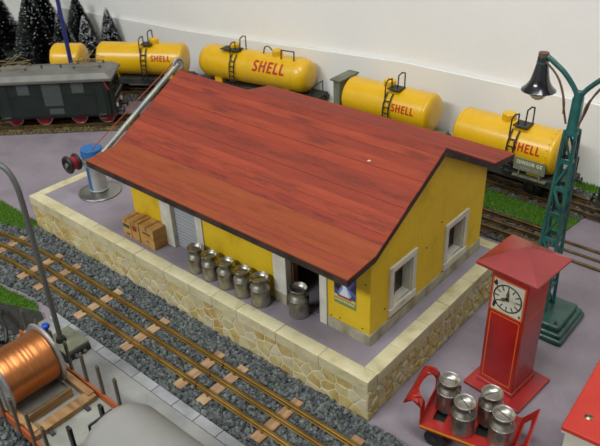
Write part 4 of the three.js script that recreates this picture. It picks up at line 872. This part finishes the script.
// flat wagon with copper coil
{
  const t = thing('flat_wagon', 'flat stake wagon with orange sides carrying the copper coil', 'wagon', [0, 0.27, 13]);
  const x0 = -24, x1 = -11.6;
  part('frame', [span(x0, x1, 0.95, 1.35, -2.4, 2.4, 0.05), span(x0, x1, 0.5, 1.0, 1.5, 1.8), span(x0, x1, 0.5, 1.0, -1.8, -1.5)], M.wagonGrey, t);
  part('side_board', span(x0, x1, 1.2, 1.95, -2.52, -2.36, 0.03), M.orangePaint, t, { label: 'orange side board' });
  part('side_board', span(x0, x1, 1.2, 1.95, 2.36, 2.52, 0.03), M.orangePaint, t, { label: 'orange side board' });
  for (let i = 0; i < 7; i++) for (const s of [-1, 1]) { const x = -11.85 - i * 1.82; const k = part('stake', rbox(0.24, 3.1, 0.18, x, 2.75, s * 2.52, 0.03), M.stakeBrown, t); part('stake_tip', cyl(0.07, 0.07, 0.14, x, 4.36, s * 2.52, [0, 0, 0], 8), M.steel, k); }
  for (const z of [-1.15, 1.1]) part('end_stake', rbox(0.42, 2.1, 0.2, x1 - 0.1, 2.2, z, 0.03), M.black, t);
  part('end_handle', bent([[x1 + 0.3, 1.2, -1.5], [x1 + 0.45, 2.9, -1.5], [x1 + 0.45, 2.9, 0.1], [x1 + 0.3, 1.2, 0.1]], 0.09, 8), M.black, t);
  for (const a of [-21.5, -14.1]) for (const s of [-1, 1]) { part('wheel', [cylZ(0.6, 0.28, a, 0.98, s * 1.3, 24)], M.black, t); }
  for (const [x, k] of [[x0, -1], [x1, 1]]) { for (const q of [-1.05, 1.05]) part('buffer', [cylX(0.16, 0.6, x + k * 0.3, 1.1, q, 12), cylX(0.36, 0.12, x + k * 0.62, 1.1, q, 18)], M.black, t); }
  const c = thing('coil_cradle', 'wooden cradle of beams under the copper coil', 'cradle', [0, 0.27, 13]);
  for (const [x, w] of [[-14.5, 0.85], [-20.9, 0.85]]) part('cross_beam', rbox(w, 0.4, 4.6, x, 1.56, 0.05, 0.05), pick(M.plank), c);
  for (const z of [-2.05, 2.05]) part('side_beam', rbox(6.6, 0.5, 0.5, -17.7, 1.62, z, 0.05), pick(M.plank), c);
  for (const x of [-15.6, -19.9]) part('wedge', tf(extr(x > -17 ? [[-1.0, 0], [0, 0], [0, 0.7]] : [[0, 0], [1.0, 0], [0, 0.7]], 3.1), { p: [x, 1.35, -1.4] }), M.plank[1], c);
  const s = thing('copper_wire_coil', 'large spool of shiny copper wire with grey end flanges', 'spool', [-18.25, 3.86, 13.28]);
  const ridged = []; const n = 46; ridged.push([0, -1.72]);
  for (let i = 0; i <= n; i++) { const z = -1.72 + 3.44 * i / n; ridged.push([1.82 + (i % 2 ? 0.022 : 0) + rr(-0.008, 0.008), z]); } ridged.push([0, 1.72]);
  part('wire_winding', lathe(ridged, 64, { r: [Math.PI / 2, 0, 0] }), M.copper, s, { label: 'shiny wound copper wire' });
  for (const k of [-1, 1]) { const f = part('flange', [cylZ(2.16, 0.2, 0, 0, k * 1.85, 48), torus(2.12, 0.09, 0, 0, k * 1.85, [0, 0, 0], 48)], M.galva, s); part('hub', cylZ(0.5, 0.2, 0, 0, k * 2.0, 24), M.darkmetal, f); }
}
// silver tank wagon in the very foreground
{
  const t = thing('silver_tank_wagon', 'smooth silver-grey tank wagon cut off by the lower edge', 'tank wagon', [-1.9, 0.42, 13]);
  const r = 2.7, L = 14.5, pts = [[0, -L / 2], [r * 0.4, -L / 2 + 0.06], [r * 0.75, -L / 2 + 0.3], [r * 0.93, -L / 2 + 0.75], [r, -L / 2 + 1.3], [r, 0], [r, L / 2 - 1.3], [r * 0.93, L / 2 - 0.75], [r * 0.75, L / 2 - 0.3], [r * 0.4, L / 2 - 0.06], [0, L / 2]];
  part('tank', lathe(pts, 48, { r: [0, 0, -Math.PI / 2], p: [0, 3.2, 0] }), M.silver, t);
  part('frame', [span(-L / 2 - 0.4, L / 2 + 0.4, 0.8, 1.2, -1.8, 1.8, 0.05)], M.chassis, t);
  for (const a of [-4.6, 4.6]) for (const s of [-1, 1]) part('wheel', cylZ(0.75, 0.28, a, 0.75, s * 1.3, 24), M.black, t);
  part('saddle', [-4.2, 4.2].map(k => span(k - 0.5, k + 0.5, 1.1, 1.6, -1.4, 1.4)), M.chassis, t);
}

// ---------------------------------------------------------------- blue pole and snowy trees
{
  const t = thing('blue_pole', 'dark blue upright pole in front of the short tank wagon', 'pole', [-65.5, 0, -22.0]);
  part('shaft', cyl(0.3, 0.26, 22, 0, 11, 0), M.navy, t);
  part('foot', cyl(0.6, 0.5, 0.3, 0, 0.15, 0), M.black, t);
}
function treeProto(name, label, Hh, R, n, snow) {
  const t = thing(name, label, 'tree', [0, 0, 0], 0, 'snowy fir trees in the corner');
  const pos = [], col = [], nor = [];
  for (let i = 0; i < n; i++) {
    const f = Math.pow(rnd(), 0.72), y = Hh * (0.06 + 0.92 * f), rad = R * Math.pow(1 - f, 0.85) * rr(0.78, 1.06) + 0.12, a = rr(0, 6.283);
    const ca = Math.cos(a), sa = Math.sin(a), up = rad * rr(0.05, 0.35), w = rr(0.04, 0.075) * (Hh / 12);
    const A = [ca * rad * 0.1 - sa * w, y, sa * rad * 0.1 + ca * w], B = [ca * rad * 0.1 + sa * w, y - w * 0.5, sa * rad * 0.1 - ca * w];
    const tx = ca * rad, tz = sa * rad, ty = y + up;
    const C = [tx + sa * w * 1.2, ty, tz - ca * w * 1.2], D = [tx - sa * w * 1.2, ty + w, tz + ca * w * 1.2];
    pos.push(...A, ...B, ...C, ...A, ...C, ...D);
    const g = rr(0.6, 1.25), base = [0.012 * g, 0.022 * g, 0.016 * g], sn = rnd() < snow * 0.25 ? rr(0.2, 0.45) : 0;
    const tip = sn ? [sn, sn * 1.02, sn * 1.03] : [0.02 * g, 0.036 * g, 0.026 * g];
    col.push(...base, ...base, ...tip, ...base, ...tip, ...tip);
  }
  const g = new THREE.BufferGeometry(); g.setAttribute('position', new THREE.Float32BufferAttribute(pos, 3)); g.setAttribute('color', new THREE.Float32BufferAttribute(col, 3)); g.computeVertexNormals();
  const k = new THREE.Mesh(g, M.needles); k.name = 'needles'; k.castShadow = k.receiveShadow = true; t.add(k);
  const flakes = [];
  for (let i = 0; i < 420 * snow * 2; i++) {
    const f = Math.pow(rnd(), 0.8), y = Hh * (0.08 + 0.9 * f), rad = R * Math.pow(1 - f, 0.85) * rr(0.9, 1.04) + 0.1, a = rr(0, 6.283), q = rr(0.045, 0.11);
    flakes.push(tf(new THREE.OctahedronGeometry(q, 0), { p: [Math.cos(a) * rad, y + rad * 0.2, Math.sin(a) * rad], r: [rr(0, 3), rr(0, 3), 0], s: [1.3, 0.7, 1.3] }));
  }
  part('snow', flakes, M.snow, t, { kind: 'stuff' });
  part('trunk', cyl(0.22, 0.05, Hh * 0.98, 0, Hh * 0.49, 0, [0, 0, 0], 8), M.bark, t);
  part('stand', cyl(R * 0.35, R * 0.3, 0.3, 0, 0.15, 0, [0, 0, 0], 16), M.bark, t);
  return t;
}
{
  const A = treeProto('snowy_fir', 'largest snowy fir tree in front, rising behind the locomotive roof', 12, 3.7, 12000, 0.34);
  A.position.set(-83.2, 0, -27.0);
  const B = treeProto('snowy_fir', 'slender snowy fir tree standing alone at the right end of the trees', 7.8, 2.0, 7000, 0.5);
  B.position.set(-79.6, 0, -38.2);
  const more = [
    [A, -88.4, -22.4, 0.58, 'small snowy fir tree cut off by the left picture edge'],
    [A, -98.2, -28.4, 1.1, 'tall dark fir tree at the far left, behind the small one'],
    [A, -92.6, -34.2, 0.96, 'tall dark fir tree between the largest fir and the blue pole'],
    [B, -84.6, -32.6, 1.0, 'narrow pale-edged fir tree just left of the blue pole'],
    [A, -86.6, -37.2, 0.77, 'tall fir tree just right of the blue pole'],
    [B, -80.6, -34.4, 0.92, 'small very snowy fir tree in front of the tall one right of the pole'],
  ];
  more.forEach(([s, x, z, k, l], i) => { const c = copyOf(s, [x, 0, z], i * 1.3 + 0.5, l); c.scale.setScalar(k); });
}

// ---------------------------------------------------------------- to metres
for (const o of scene.children) {
  if (!(o.isMesh || o.isGroup)) continue;
  o.position.multiplyScalar(S); o.scale.multiplyScalar(S);
}
scene.updateMatrixWorld(true);
renderer.render(scene, camera);
